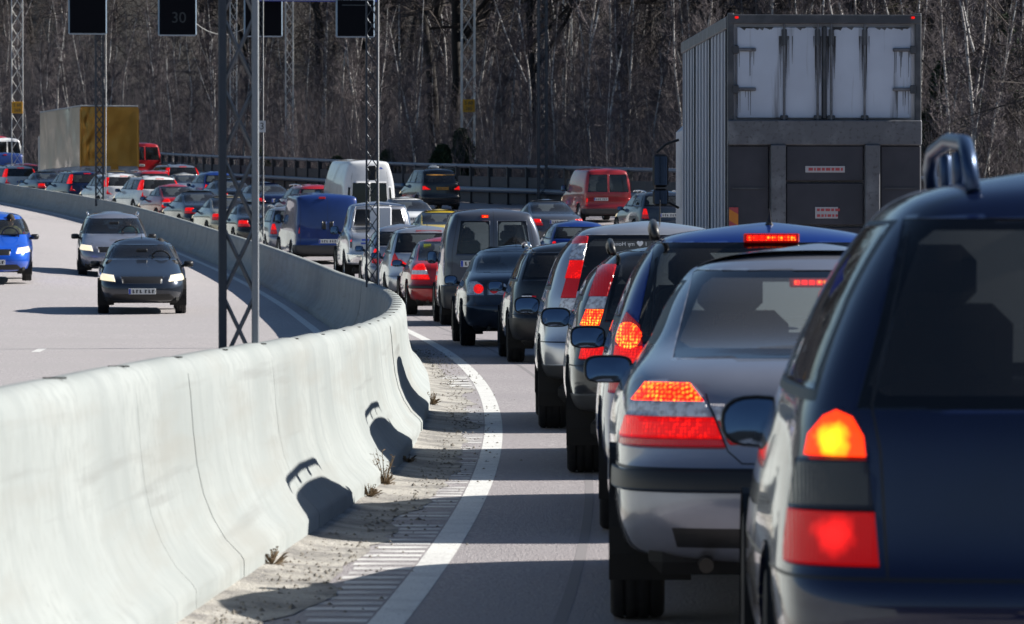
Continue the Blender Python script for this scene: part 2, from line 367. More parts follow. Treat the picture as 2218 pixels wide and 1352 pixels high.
# ---------------------------------------------------------------- concrete barrier, one block after another
PR = [(.33, -.03), (.33, .10), (.315, .125), (.25, .19), (.195, .28), (.155, .38), (.128, .50), (.112, .64), (.10, .80), (.09, .88), (.065, .925), (.03, .945)]
prof = PR + [(-x, z) for x, z in reversed(PR)]
BOFF = -.90
d = 4.0; nb = 0; ln = 1.75
rb = random.Random(8)
while d < 305:
    step = ln if d < 160 else 3.5
    hgt = 1.04 - .10 * sm(d, 14, 40)
    v = []; f = []; n = len(prof); jo = rb.uniform(-.0025, .0025); js = rb.uniform(-.002, .002)
    st = [(0.001, .988), (.012, .998), (.25, 1), (step / 2, 1), (step - .25, 1), (step - .012, .998), (step - .001, .988)]
    c0 = P(d + step / 2, bo(d + step / 2))
    for (q, sc) in st:
        t = q / step
        for (x, z) in prof:
            shr = (1 - sc) * .22
            p = P(d + q, bo(d + q) + jo + js * t * 2 + x - math.copysign(shr, x), z * hgt - (shr if z > .8 else 0)); v.append(p - c0)
    for i in range(len(st) - 1):
        for j in range(n - 1): f.append((i*n+j, (i+1)*n+j, (i+1)*n+j+1, i*n+j+1))
    f.append(tuple(range(n))[::-1]); f.append(tuple((len(st)-1)*n + j for j in range(n)))
    f = [tuple(reversed(q)) for q in f]
    me = mesh_from('barrier_block', v, f, [concrete], smooth=True)
    for pl in me.polygons[-2:]: pl.use_smooth = False
    o = obj('barrier_block', me, None, c0)
    tag(o, 'pale concrete block of the long median barrier', 'barrier', 'concrete blocks of the median barrier')
    if d < 60:     # lifting slot in the top
        g = G(); hd = HEAD(d + ln / 2)
        g.box(P(d + .06, bo(d) + .012, .947 * hgt + .0) - c0, (.085, .020, .006), slotm, .002, Matrix.Rotation(hd + .25, 3, 'Z'))
        g.build('lifting_slot', o)
    d += step; nb += 1
# weeds at the foot
dry = mat('dry_weed', (.17, .12, .07), .9); greenw = mat('weed_leaf', (.09, .10, .04), .8)
def weed(d, off, h, n, label, m=dry):
    g = G(); rr = random.Random(int(d * 10))
    for i in range(n):
        a_ = rr.uniform(0, 6.3); t = rr.uniform(.15, .6) if i > 2 else .35; L_ = h * rr.uniform(.35, 1) if i else h
        p1 = Vector((math.cos(a_) * t * L_ * .5, math.sin(a_) * t * L_ * .5, L_ * .55)); p2 = Vector((math.cos(a_) * t * L_, math.sin(a_) * t * L_, L_))
        g.tube([(0, 0, 0), p1, p2], [.0035, .003, .0015], m, 4)
        for k in range(3):
            q = p1.lerp(p2, k / 3 + .2); e_ = Vector((rr.uniform(-1, 1), rr.uniform(-1, 1), rr.uniform(-.2, .8))) * h * .10
            g.face([q, q + e_ + Vector((.006, 0, 0)), q + e_ * 1.3, q + e_ - Vector((.006, 0, 0))], m)
    for k in range(n * 2):
        a_ = rr.uniform(0, 6.3); l_ = rr.uniform(.03, .08); c = Vector((math.cos(a_) * l_, math.sin(a_) * l_, rr.uniform(.0, .05)))
        g.face([Vector((0, 0, .0)), c + Vector((.008, 0, .01)), c * 1.3, c - Vector((.008, 0, -.01))], m)
    o = g.build('dry_weed', None, False, P(d, off, .02)); tag(o, label, 'weed')
weed(27.6, -.58, .22, 16, 'tallest dry brown weed sprouting from the barrier foot')
weed(26.2, -.60, .08, 12, 'low dry weed tuft just nearer than the tallest weed')
weed(20.6, -.72, .09, 12, 'flat tuft of dry leaves at the barrier foot nearest the camera')
weed(41.5, -.54, .13, 14, 'pale dry weed at the barrier foot near the far bend')
weed(30.4, -.54, .06, 8, 'small dry tuft beside the second mirror shadow')
# ---------------------------------------------------------------- car bodies: rings of a smooth shell, panels cut out of it
AA = [0, .28, .56, .80, .94, 1.0]; DD = [0, .015, .07, .22, .52, 1.0]
HWD = [.90, .955, .99, 1, 1, 1, .985, .935, .86, .765, .715, .48]
def default_F(H, belt, hood=.80, cowl=1.15, rake=.85):
    return [(.22, .16), (.29, .05), (.45, 0), (.56, .015), (.63, .05), (.72, .12), (hood, .36), (belt - .01, cowl), ((belt + H) / 2, cowl + rake * .5), (H - .11, cowl + rake * .88), (H - .06, cowl + rake), (H - .012, cowl + rake + .35)]
def R_sedan(H, belt, deck, tail=.95):
    return [(.25, .15), (.31, .05), (.44, 0), (.575, .0), (.615, .045), (.80, .075), (deck, .10), (belt, tail - .05), ((belt + H) / 2 + .02, tail + .30), (H - .12, tail + .60), (H - .065, tail + .72), (H - .008, tail + 1.05)]
def R_wagon(H, belt, lean=.30, bz=.60):
    return [(.25, .15), (.31, .05), (.45, 0), (bz - .02, .0), (bz + .03, .06), (.80, .075), (belt - .06, .095), (belt, .12), ((belt + H) / 2, .12 + lean * .45), (H - .12, .12 + lean * .85), (H - .06, .16 + lean), (H - .008, .5 + lean)]
def shell(sp, levels):
    W, L, H = sp['W'], sp['L'], sp['H']; hwf = sp.get('HW', HWD); Rr, Ff = sp['R'], sp['F']
    rf, ff = sp.get('rf', .95), sp.get('ff', .93); verts = []; rings = []
    N = 16
    for k in range(12):
        zr, yr = Rr[k]; zf, yf = Ff[k]; hw = hwf[k] * W / 2
        cr = sp.get('cr', .34) * (1.0 if k < 7 else .8); cf = (.55 if k < 7 else .45) * sp.get('cfm', 1)
        rk = rf if k < 7 else 1 - (1 - rf) * .8
        pts = []
        for a_, q in zip(AA, DD): pts.append((a_ * hw * rk, yr + q * cr))
        y0, y1 = yr + cr, L - yf - cf
        for t in (.2, .4, .6, .8):
            shp = rk + (1 - rk) * min(t / .4, 1) if t < .6 else 1 - (1 - ff) * ((t - .4) / .6) ** 1.5
            pts.append((hw * shp, y0 + (y1 - y0) * t))
        for a_, q in list(zip(AA, DD))[::-1]: pts.append((a_ * hw * ff, L - yf - q * cf))
        ring = []
        for i, (x, y) in enumerate(pts):
            t = min(max((y - yr) / (L - yf - yr), 0), 1); z = zr + (zf - zr) * (t if k < 8 else t)
            if k >= 6: z += sp.get('crown', .035) * (1 - min(abs(x) / (hw + 1e-6), 1) ** 2) * (1 if k > 7 else .6)
            ring.append(len(verts)); verts.append((x, y, z))
        left = {}
        for i in range(1, N - 1):
            left[i] = len(verts); x, y, z = verts[ring[i]]; verts.append((-x, y, z))
        rings.append((ring, left))
    def loop(k):
        r, l_ = rings[k]; return r + [l_[i] for i in range(N - 2, 0, -1)]
    faces = []
    for k in range(11):
        a_, b_ = loop(k), loop(k + 1); n = len(a_)
        for i in range(n): faces.append((a_[i], a_[(i + 1) % n], b_[(i + 1) % n], b_[i]))
    for k, up in ((11, 1), (0, 0)):
        r, l_ = rings[k]
        for i in range(N - 1):
            q = [r[i], r[i + 1], l_.get(i + 1), l_.get(i)]; q = [x for x in q if x is not None]
            faces.append(tuple(q) if up else tuple(q[::-1]))
    me = mesh_from('shell', verts, faces)
    o = bpy.data.objects.new('shell', me); C.objects.link(o)
    md = o.modifiers.new('s', 'SUBSURF'); md.levels = levels
    dg = bpy.context.evaluated_depsgraph_get(); bm = bmesh.new(); bm.from_object(o, dg)
    bpy.data.objects.remove(o); bpy.data.meshes.remove(me)
    bmesh.ops.recalc_face_normals(bm, faces=bm.faces[:])
    return bm

def signed(poly):
    return sum(poly[i][0] * poly[(i + 1) % len(poly)][1] - poly[(i + 1) % len(poly)][0] * poly[i][1] for i in range(len(poly)))
def cut(bm, lay, poly, view, pid, lim=None, extra=None):
    """knife a convex outline into the shell, seen from behind/front (x,z), from the side (y,z) or above (x,y), and give the inside a part id"""
    if signed(poly) < 0: poly = poly[::-1]
    if view in 'RF': ia, ib = 0, 2
    elif view in 'SL': ia, ib = 1, 2
    else: ia, ib = 0, 1
    us = [p[0] for p in poly]; vs = [p[1] for p in poly]; u0, u1, v0, v1 = min(us), max(us), min(vs), max(vs)
    faces = []
    for f in bm.faces:
        c = f.calc_center_median(); cu, cv = c[ia], c[ib]
        if cu < u0 - .35 or cu > u1 + .35 or cv < v0 - .35 or cv > v1 + .35: continue
        if view == 'R' and not (c.y < lim + .15 and (f.normal.y < .35)): continue
        if view == 'F' and not (c.y > lim - .15 and (f.normal.y > -.35)): continue
        if view == 'S' and not (c.x > .12 and f.normal.x > .15): continue
        if view == 'L' and not (c.x < -.12 and f.normal.x < -.15): continue
        if view == 'T' and not (c.z > lim and f.normal.z > .2): continue
        A = [v.co[ia] for v in f.verts]; B = [v.co[ib] for v in f.verts]
        if max(A) < u0 or min(A) > u1 or max(B) < v0 or min(B) > v1: continue
        faces.append(f)
    planes = []
    for i in range(len(poly)):
        p, q = poly[i], poly[(i + 1) % len(poly)]
        co = Vector((0, 0, 0)); co[ia] = p[0]; co[ib] = p[1]
        no = Vector((0, 0, 0)); no[ia] = -(q[1] - p[1]); no[ib] = (q[0] - p[0]); planes.append((co, no.normalized()))
    if view == 'R': planes.append((Vector((0, lim, 0)), Vector((0, -1, 0))))
    if view == 'F': planes.append((Vector((0, lim, 0)), Vector((0, 1, 0))))
    for co, no in planes:
        if not faces: return
        ge = set(faces)
        for f in faces: ge.update(f.edges); ge.update(f.verts)
        r = bmesh.ops.bisect_plane(bm, geom=list(ge), plane_co=co, plane_no=no, dist=2e-5)
        faces = [x for x in r['geom'] if isinstance(x, bmesh.types.BMFace) and x.is_valid and (x.calc_center_median() - co).dot(no) > 1e-6]
    for f in faces: f[lay] = pid

class Body:
    def __init__(s, sp, levels=2):
        s.sp = sp; s.bm = shell(sp, levels); s.lay = s.bm.faces.layers.int.new('pid'); s.ids = [('body', PAINT, 0, .012)]; s.extra = []
    def pid(s, part, m, off=0, depth=.012):
        s.ids.append((part, m, off, depth)); return len(s.ids) - 1
    def rear(s, part, m, poly, lim=.45, off=0, both=True, depth=.012):
        for sd in ((1, -1) if both else (1,)):
            pt = part + ('#%d' % sd if both and not part.startswith('=') else '')
            cut(s.bm, s.lay, [(x * sd, z) for x, z in poly], 'R', s.pid(pt.lstrip('='), m, off, depth), lim)
    def front(s, part, m, poly, lim, off=0, both=True, depth=.012):
        for sd in ((1, -1) if both else (1,)):
            pt = part + ('#%d' % sd if both and not part.startswith('=') else '')
            cut(s.bm, s.lay, [(x * sd, z) for x, z in poly], 'F', s.pid(pt.lstrip('='), m, off, depth), lim)
    def side(s, part, m, poly, off=0, depth=.012):
        for k, vw in ((1, 'S'), (-1, 'L')):
            pt = part + ('#%d' % k if not part.startswith('=') else '')
            cut(s.bm, s.lay, poly, vw, s.pid(pt.lstrip('='), m, off, depth))
    def line(s, view, pts, wd=.007, m=None):
        """panel gap along a polyline"""
        for i in range(len(pts) - 1):
            p, q = Vector(pts[i]), Vector(pts[i + 1]); t = (q - p).normalized(); n_ = Vector((-t[1], t[0])) * wd / 2
            e_ = t * wd * .4
            poly = [tuple(p - e_ + n_), tuple(q + e_ + n_), tuple(q + e_ - n_), tuple(p - e_ - n_)]
            if view == 'R': s.rear('=body', m or black, poly, .5, 0)
            elif view == 'RR': s.rear('=body', m or black, poly, .5, 0, both=False)
            elif view == 'F': s.front('=body', m or black, poly, s.sp['L'] - .5, 0)
            else: s.side('=body', m or black, poly, 0)
    def wheel_holes(s, r=.36):
        z = s.sp.get('wr', .315)
        for yw in s.sp['wy']:
            poly = [(yw + r * math.cos(t * math.pi / 9 + .01), z + r * math.sin(t * math.pi / 9 + .01)) for t in range(18)]
            for vw in 'SL': cut(s.bm, s.lay, poly, vw, s.pid('HOLE', black))
    def finish(s):
        bm = s.bm; lay = s.lay; bm.normal_update(); bm.verts.index_update()
        groups = {}
        for f in bm.faces: groups.setdefault(s.ids[f[lay]][0], []).append(f)
        out = []
        for part, fs in groups.items():
            if part == 'HOLE': continue
            fset = set(fs); idx = {}; V = []; F = []; MI = []; mats = [PAINT] if part == 'body' else []
            offs = max(s.ids[f[lay]][2] for f in fs); dep = max(s.ids[f[lay]][3] for f in fs)
            def gi(vv):
                if vv not in idx: idx[vv] = len(V); V.append(vv.co + vv.normal * offs)
                return idx[vv]
            for f in fs:
                m = s.ids[f[lay]][1]
                if m not in mats: mats.append(m)
                F.append(tuple(gi(v) for v in f.verts)); MI.append(mats.index(m))
            low = {}
            nface = len(F)
            for f in fs:
                for e in f.edges:
                    lf = [x for x in e.link_faces]
                    if all(x in fset for x in lf) and len(lf) > 1: continue
                    a_, b_ = e.verts
                    for x in (a_, b_):
                        if x not in low: low[x] = len(V); V.append(x.co + x.normal * (offs - dep - (offs if offs > 0 else 0)))
                    F.append((idx[a_], low[a_], low[b_], idx[b_])); MI.append(mats.index(s.ids[f[lay]][1]))
            me = mesh_from(part.split('#')[0], V, F, mats, MI)
            sm_ = [True] * nface + [False] * (len(F) - nface); me.polygons.foreach_set('use_smooth', sm_)
            out.append((part.split('#')[0], me))
        bm.free()
        return out

def rounded(pts_c, n=1): return pts_c

# shared meshes
def tyre_mesh(w_, r, n=32):
    g = G(); h = w_ / 2
    g.lathe_x([(-h * .85, r * .66), (-h, r * .78), (-h, r * .93), (-h * .86, r * .985), (-h * .6, r), (-h * .52, r), (-h * .5, r * .975), (-h * .42, r * .975), (-h * .4, r), (-.01, r), (0, r * .975), (.01, r), (h * .4, r), (h * .42, r * .975), (h * .5, r * .975), (h * .52, r), (h * .6, r), (h * .86, r * .985), (h, r * .93), (h, r * .78), (h * .85, r * .66)], (0, 0, 0), rubber, n)
    return g.mesh('tyre', True)
def rim_mesh(w_, r, n=32):
    g = G(); h = w_ / 2
    g.lathe_x([(-h * .84, r * .67), (-h * .8, r * .60), (-h * .2, r * .58), (h * .5, r * .58), (h * .84, r * .67)], (0, 0, 0), alloy, n)
    g.lathe_x([(h * .1, r * .58), (h * .1, .001)], (0, 0, 0), under, n)
    for s_ in range(5):
        a_ = s_ * math.tau / 5; rot = Matrix.Rotation(a_, 3, 'X')
        g.box(rot @ Vector((h * .62, 0, r * .34)), (.03, .07, r * .52), alloy, .01, rot)
    g.lathe_x([(h * .72, .001), (h * .72, r * .14), (h * .5, r * .17)], (0, 0, 0), alloy, 12)
    return g.mesh('rim', False)
WM = {}
def wheel_meshes(w_, r):
    k = (w_, r)
    if k not in WM: WM[k] = (tyre_mesh(w_, r), rim_mesh(w_, r))
    return WM[k]
def mirror_meshes(w_=.20, h=.14, sq=.55, m=None, side=-1):
    g = G(); n = 20; rows = [(0, 1.0), (.02, 1.04), (.05, 1.0), (.08, .86), (.105, .6), (.12, .25)]
    k = g.mi(m or black)
    def pt(a_, s_):
        c, s2 = math.cos(a_), math.sin(a_); return (math.copysign(abs(c) ** sq, c) * w_ / 2 * s_, math.copysign(abs(s2) ** sq, s2) * h / 2 * s_)
    for (y, s_) in rows:
        for j in range(n):
            x, z = pt(j * math.tau / n, s_); g.v.append((x, y, z))
    for i in range(len(rows) - 1):
        for j in range(n): g.f.append((i*n+j, i*n+(j+1) % n, (i+1)*n+(j+1) % n, (i+1)*n+j)); g.m.append(k)
    g.f.append(tuple((len(rows)-1)*n + j for j in range(n))); g.m.append(k)
    b = len(g.v)
    for j in range(n):
        x, z = pt(j * math.tau / n, .90); g.v.append((x, .008, z))
    for j in range(n): g.f.append((j, b + j, b + (j+1) % n, (j+1) % n)); g.m.append(k)
    g.tube([(-side * w_ * .40, .05, -h * .2), (-side * (w_ * .5 + .06), .07, -h * .42), (-side * (w_ * .5 + .13), .08, -h * .5)], .028, black, 8)
    hs = g.mesh('mirror_housing', True)
    q = G(); kk = q.mi(mirglass)
    for (s_, dy) in ((.35, -.0012), (.7, -.0006)):
        for j in range(n):
            x, z = pt(j * math.tau / n, .92 * s_); q.v.append((x, .004 + dy + .022 * z / h - .004 * (1 - s_ * s_), z))
    for j in range(n):
        x, z = pt(j * math.tau / n, .92); q.v.append((x, .004 + .02 * z / h, z))
    q.f.append(tuple(range(n))); q.m.append(kk)
    for i in range(2):
        for j in range(n): q.f.append((i*n+j, (i+1)*n+j, (i+1)*n+(j+1) % n, i*n+(j+1) % n)); q.m.append(kk)
    return hs, q.mesh('mirror_glass', True)
mirglass = mat('mirror_glass', (.13, .18, .26), .05, 1)
MR = {}
def plate_mesh(w_=.52, h=.11, yellow=False, near=False):
    g = G(); g.box((0, 0, 0), (w_, .012, h), platey if yellow else platew, .003)
    if not yellow: g.box((-w_ / 2 + .024, -.0075, 0), (.04, .003, h * .92), plateb)
    x = -w_ / 2 + .09
    for i in range(6):     # embossed characters read only as dark strokes at this distance
        g.box((x, -.0075, 0), (.028, .003, h * .6), ink); g.box((x + .018, -.0075, h * (.2 if i % 2 else -.2)), (.02, .003, h * .14), ink); x += .068 + (.03 if i == 2 else 0)
    return g.mesh('number_plate')
ARCH = {}
def finish_car(name, B, sp, rails=False, plate=(0, .80, .0), stop=None, antenna=None, mirr=(.93, .20, .14), interior=True, extra=(), exhaust=True, platecol=False, tow=False, rake_y=None):
    """adds what is not part of the pressed shell and stores the archetype"""
    W, L, H = sp['W'], sp['L'], sp['H']; parts = [(n_, me, None) for n_, me in B.finish()]
    wr = sp.get('wr', .315); ww = sp.get('ww', .21)
    g = G()  # underbody and wheel housings
    g.box((0, L / 2, .30), (W * .80, L * .95 - .2, .16), under, .05)
    g.box((0, sp['wy'][0] - .1, .27), (W * .5, .14, .12), under)
    for yw in sp['wy']:
        for sd in (1, -1):
            k = g.mi(under); b = len(g.v); rr = sp.get('arch', .36) + .012; N_ = 14
            for x in (W / 2 - .012, W / 2 - .34):
                for j in range(N_ + 1):
                    a_ = math.pi * (j / N_ * 1.25 - .125); g.v.append((sd * (x if x < W/2-.1 else x * .985), yw + rr * math.cos(a_), wr + rr * math.sin(a_)))
            for j in range(N_): g.f.append((b + j, b + j + 1, b + N_ + 2 + j, b + N_ + 1 + j)); g.m.append(k)
            g.f.append(tuple(b + N_ + 1 + j for j in range(N_ + 1))); g.m.append(k)
    if exhaust: g.tube([(-W * .28, .02, .27), (-W * .28, .5, .27)], .028, mat('exhaust_pipe', (.05, .045, .04), .4, .8), 12)
    parts.append(('underbody', g.mesh('underbody'), None))
    if interior:
        g = G(); bz = sp['belt'] - .10; yf = L - sp['F'][7][1] - .15; yb = sp.get('yb', .9)
        g.box((0, (yf + yb) / 2, .42), (W * .8, yf - yb, .05), dash)
        g.box((0, yf - .1, bz + .0), (W * .80, .45, .18), dash, .05)
        if sp['R'][7][1] > .6: g.box((0, sp['R'][7][1] + .30, bz + .02), (W * .76, .55, .04), seatm)
        parts.append(('dashboard', g.mesh('dashboard'), None))
        g = G(); by = sp.get('bench', 1.35)
        g.box((0, by + .25, .60), (W * .72, .55, .18), seatm, .06); g.box((0, by - .06, .82), (W * .72, .16, .52), seatm, .06, Matrix.Rotation(.22, 3, 'X'))
        for x in (-.38, .38): g.box((x, by - .16, bz + .10), (.26, .10, .16), seatm, .04)
        parts.append(('rear_seat', g.mesh('rear_seat'), None))
        g = G(); fy = sp.get('fseat', 2.25)
        g.box((0, .2, .55), (.50, .52, .18), seatm, .07); g.box((0, -.10, .86), (.49, .14, .62), seatm, .06, Matrix.Rotation(.25, 3, 'X')); g.box((0, -.24, 1.24), (.27, .10, .18), seatm, .045)
        g.tube([(-.06, -.22, 1.1), (-.06, -.23, 1.2)], .008, chrome, 6); g.tube([(.06, -.22, 1.1), (.06, -.23, 1.2)], .008, chrome, 6)
        me = g.mesh('front_seat'); sc = (H - 1.43) * .5
        for x in (-.36, .36): parts.append(('front_seat', me, None, (x, fy, .02 + sc)))
        g = G(); g.tube([(.19 * math.cos(t * math.tau / 20), 0, .19 * math.sin(t * math.tau / 20)) for t in range(21)], .016, black, 6, False); g.box((0, 0, 0), (.34, .02, .05), black, .01)
        parts.append(('steering_wheel', g.mesh('steering_wheel'), None, (-.36, fy + .75, bz + .10 + sc), (-.45, 0, 0)))
        g = G(); g.box((0, 0, 0), (.22, .03, .065), black, .02)
        parts.append(('inner_mirror', g.mesh('inner_mirror'), None, (0, fy + .85, H - .22)))
    tm, rm = wheel_meshes(ww, wr)
    for yw in sp['wy']:
        for sd in (1, -1): parts.append(('wheel', tm, [('rim', rm)], (sd * (W / 2 - ww / 2 - .03), yw, wr), (0, 0, 0 if sd > 0 else math.pi)))
    if mirr:
        mz, mw, mh = mirr[:3]; ym = sp.get('ym', L - sp['F'][7][1] - .62)
        for sd in (1, -1):
            key = (mw, mh, sd, mirr[3] if len(mirr) > 3 else None)
            if key not in MR: MR[key] = mirror_meshes(mw, mh, mirr[3] if len(mirr) > 3 else .55, black, sd)
            hs, mg = MR[key]; parts.append(('wing_mirror', hs, [('mirror_glass', mg)], (sd * (W / 2 * .96 - .02 + mw / 2 - sp.get('mx', 0)), ym, mz)))
    if rails:
        zr = sp.get('railz', H - .045); hr = sp.get('railx', sp.get('HW', HWD)[10] * W / 2 - .01); y0, y1 = sp['R'][10][1] + .06, L - sp['F'][10][1] - .15; rk = rails if rails is not True else black
        for sd in (1, -1):
            g = G(); r_ = sp.get('railr', .02); hh = sp.get('railh', .07)
            g.tube([(sd * hr, y0, zr - .01), (sd * (hr + .01), y0 + .05, zr + hh * .7), (sd * (hr + .01), y0 + .16, zr + hh), (sd * (hr + .01), (y0 + y1) / 2, zr + hh + .02), (sd * (hr + .01), y1 - .16, zr + hh), (sd * (hr + .01), y1 - .03, zr + hh * .6), (sd * hr, y1, zr - .01)], r_, rk, 8)
            for q in (.33, .66): g.box((sd * hr, y0 + (y1 - y0) * q, zr + hh * .4), (.03, .10, hh), rk, .01)
            parts.append(('roof_rail', g.mesh('roof_rail', True), None))
    if plate: 
        parts.append(('number_plate', plate_mesh(yellow=platecol), None, (plate[0], plate[2], plate[1])))
    fp = plate_mesh(); parts.append(('number_plate', fp, None, (0, L + .012, .45), (0, 0, math.pi)))
    if stop:
        (sx, sz, sy, sw, sh, smt) = stop; g = G(); g.box((0, 0, 0), (sw + .03, .03, sh + .014), redlens, .006)
        n_ = max(3, int(sw / .03))
        for i in range(n_): g.box((-sw / 2 + sw * (i + .5) / n_, -.016, 0), (sw / n_ * .8, .006, sh * .75), smt)
        parts.append(('high_brake_lamp', g.mesh('high_brake_lamp'), None, (sx, sy, sz)))
    if antenna:
        g = G(); ax, ay, al, kind = antenna
        if kind == 'fin': g.tube([(0, 0, 0), (0, -.02, al * .35), (0, -.05, al)], [.035, .012, .004], black, 8)
        else: g.tube([(0, 0, 0), (0, -.01, .03), (0, -.1, al)], [.014, .008, .003], black, 6)
        parts.append(('antenna', g.mesh('antenna'), None, (ax, ay, H - .01)))
    for ex in extra: parts.append(ex)
    ARCH[name] = parts

PAINTS = {}
def car(arch, name, X, D, label, cat, col, group=None, rz=None, override=None, z=0, scale=None):
    o = empty(name, (X, D, GZ(X, D) + z), HEAD(D) if rz is None else rz)
    tag(o, label, cat, group)
    if scale: o.scale = scale
    # follow the slope of the road
    h = o.rotation_euler.z; fx, fy = X - math.sin(h) * 3, D + math.cos(h) * 3
    o.rotation_euler.x = math.atan2(GZ(fx, fy) - GZ(X, D), 3.0)
    for p in ARCH[arch]:
        c = obj(p[0], p[1], o)
        if len(p) > 3: c.location = p[3]
        if len(p) > 4: c.rotation_euler = p[4]
        if len(p) > 5 and p[5]: c['label'] = p[5]
        for i, m in enumerate(p[1].materials):
            r_ = col if m is PAINT else (override or {}).get(m.name if m else None)
            if r_ is not None:
                c.material_slots[i].link = 'OBJECT'; c.material_slots[i].material = r_
        for q in (p[2] or []):
            obj(q[0], q[1], c)
    return o

def windows(B, sp, rg, sg=None, rw=(.80, .70), rz=None, doors=None, frit=.0, quarter=True, wind=True):
    W, L, H, belt = sp['W'], sp['L'], sp['H'], sp['belt']; HWl = sp.get('HW', HWD)
    z0, z1 = rz or (belt + .05, H - .14)
    b, t = rw[0] * W / 2, rw[1] * W / 2; c = .04
    lim = sp['R'][9][1] + .35
    if rg:
        B.rear('=rear_window', gblack, [(-b - .03, z0 - .02), (b + .03, z0 - .02), (t + .03, z1 + .02), (-t - .03, z1 + .02)], lim, -.001, False)
        B.rear('=rear_window', rg, [(-b + c, z0 + .015), (b - c, z0 + .015), (b, z0 + .04), (t, z1 - .04), (t - c, z1 - .01), (-t + c, z1 - .01), (-t, z1 - .04), (-b, z0 + .04)], lim, -.001, False)
    sg = sg or rg; ds = doors
    yr0 = sp['R'][7][1]; yr1 = sp['R'][9][1]; yf0 = L - sp['F'][7][1]; yf1 = L - sp['F'][9][1]; zt = H - .135; zb = belt + .035
    if ds:
        lo = [yr0 + ds[0], ds[1], ds[2], yf0 - .22]; hi = [yr1 + ds[0] * .9, ds[1] - .03, ds[2] - .06, yf1 - .12]
        B.side('=body', black, [(lo[0] - .02, zb - .018), (lo[3] + .03, zb - .018), (hi[3] + .02, zt + .012), (hi[0] - .02, zt + .012)])
        B.side('=body', chrome if sp.get('chr') else black, [(lo[0] - .02, zb - .03), (lo[3] + .03, zb - .03), (lo[3] + .03, zb - .016), (lo[0] - .02, zb - .016)])
        for i in range(3):
            if i == 0 and not quarter: continue
            B.side('side_window#' + 'abc'[i], sg, [(lo[i] + .03, zb), (lo[i + 1] - .035, zb), (hi[i + 1] - .035, zt), (hi[i] + .03, zt)], 0)
    if wind:
        wb = HWl[7] * .93 * W / 2 * .93; wt = HWl[9] * W / 2 * .86
        B.front('=windscreen', gblack, [(-wb - .02, belt + .01), (wb + .02, belt + .01), (wt + .02, H - .12), (-wt - .02, H - .12)], L - sp['F'][9][1] - .35, -.001, False)
        B.front('=windscreen', gscreen, [(-wb, belt + .03), (wb, belt + .03), (wt, H - .135), (-wt, H - .135)], L - sp['F'][9][1] - .35, -.001, False)
def doorlines(B, sp, ys):
    belt = sp['belt']
    B.line('S', [(ys[0], belt - .02), (ys[0] - .0, .55), (ys[0] + .06, .32)]); 
    for y in ys[1:]: B.line('S', [(y, belt - .02), (y, .30)])
    B.side('=body', black, [(ys[0] + .1, .27), (ys[-1], .27), (ys[-1], .30), (ys[0] + .1, .30)])
    for y in ys[1:]: B.side('door_handle' + '_' * int(y), black, [(y - .26 - .0, belt - .13), (y - .06, belt - .13), (y - .06, belt - .10), (y - .26, belt - .10)][::1], .012) if False else None
def front_face(B, sp, lit=True, hz=.66):
    W, L = sp['W'], sp['L']; h = W / 2
    B.front('headlamp', headl_on if lit else headl, [(h * .58, hz - .03), (h * .93, hz - .0), (h * .92, hz + .12), (h * .62, hz + .09)], L - .75, .006)
    B.front('=grille', black, [(-h * .42, hz - .06), (h * .42, hz - .06), (h * .46, hz + .07), (-h * .46, hz + .07)], L - .5, -.004, False)
    B.front('=body', black, [(-h * .75, .28), (h * .75, .28), (h * .6, .40), (-h * .6, .40)], L - .4, 0, False)
    B.line('F', [(h * .58, hz + .13), (h * .66, .82)])
def rect(x0, z0, x1, z1): return [(x0, z0), (x1, z0), (x1, z1), (x0, z1)]
def disc(x, z, r, n=14): return [(x + r * math.cos(t * math.tau / n), z + r * math.sin(t * math.tau / n)) for t in range(n)]

# --- A: the nearest tall estate
sp = dict(mx=.10, railx=.335, W=1.76, L=4.35, H=1.64, belt=1.06, wy=(.88, 3.5), fseat=2.2, cr=.30, HW=[.90, .96, 1, 1, 1, .985, .955, .915, .79, .64, .57, .40], railh=.115, railr=.020, railz=1.60)
sp['R'] = [(.30, .15), (.36, .05), (.48, 0), (.625, .0), (.655, .05), (.82, .07), (.98, .09), (1.06, .13), (1.32, .27), (1.52, .43), (1.575, .50), (1.63, .85)]; sp['F'] = default_F(1.64, 1.06, .84)
B = Body(sp, 3); windows(B, sp, gdark, gdark, rw=(.70, .545), rz=(1.07, 1.50), doors=(.22, 1.35, 2.35))
B.rear('tail_lamp', litredn, [(.595, .67), (.815, .67), (.81, .80), (.605, .80)], .34, .008)
B.rear('tail_lamp', smokelens, [(.606, .803), (.81, .803), (.795, .925), (.62, .925)], .34, .008)
B.rear('tail_lamp', litambern, [(.625, .935), (.765, .935), (.755, .985), (.72, 1.03), (.69, 1.045), (.655, 1.03), (.63, .985)], .36, .008)
B.line('R', [(.575, .64), (.59, .95), (.61, 1.06), (.50, 1.5)])
B.rear('=body', black, [(-1, .635), (1, .635), (1, .645), (-1, .645)], 3, 0, False)
doorlines(B, sp, (1.0, 1.35, 2.35, 3.2)); B.wheel_holes(); front_face(B, sp)
g = G(); g.tube([(.05, .10, 1.03), (.12, .12, 1.07), (.42, .17, 1.14)], [.012, .008, .006], black, 6); g.tube([(.16, .135, 1.10), (.60, .19, 1.19)], .006, black, 6)
g2 = G(); g2.box((0, 0, 0), (.34, .03, .045), black, .01)
near_extra = [('rear_wiper', g.mesh('rear_wiper'), None), ('hatch_handle', g2.mesh('hatch_handle'), None, (0, .075, .93))]
finish_car('near_estate', B, sp, rails=mat('satin_rail', (.03, .06, .13), .32, .5), plate=(.15, .80, .05), mirr=(.93, .21, .15, .8), stop=(0, 1.56, .40, .3, .03, litred), extra=near_extra)
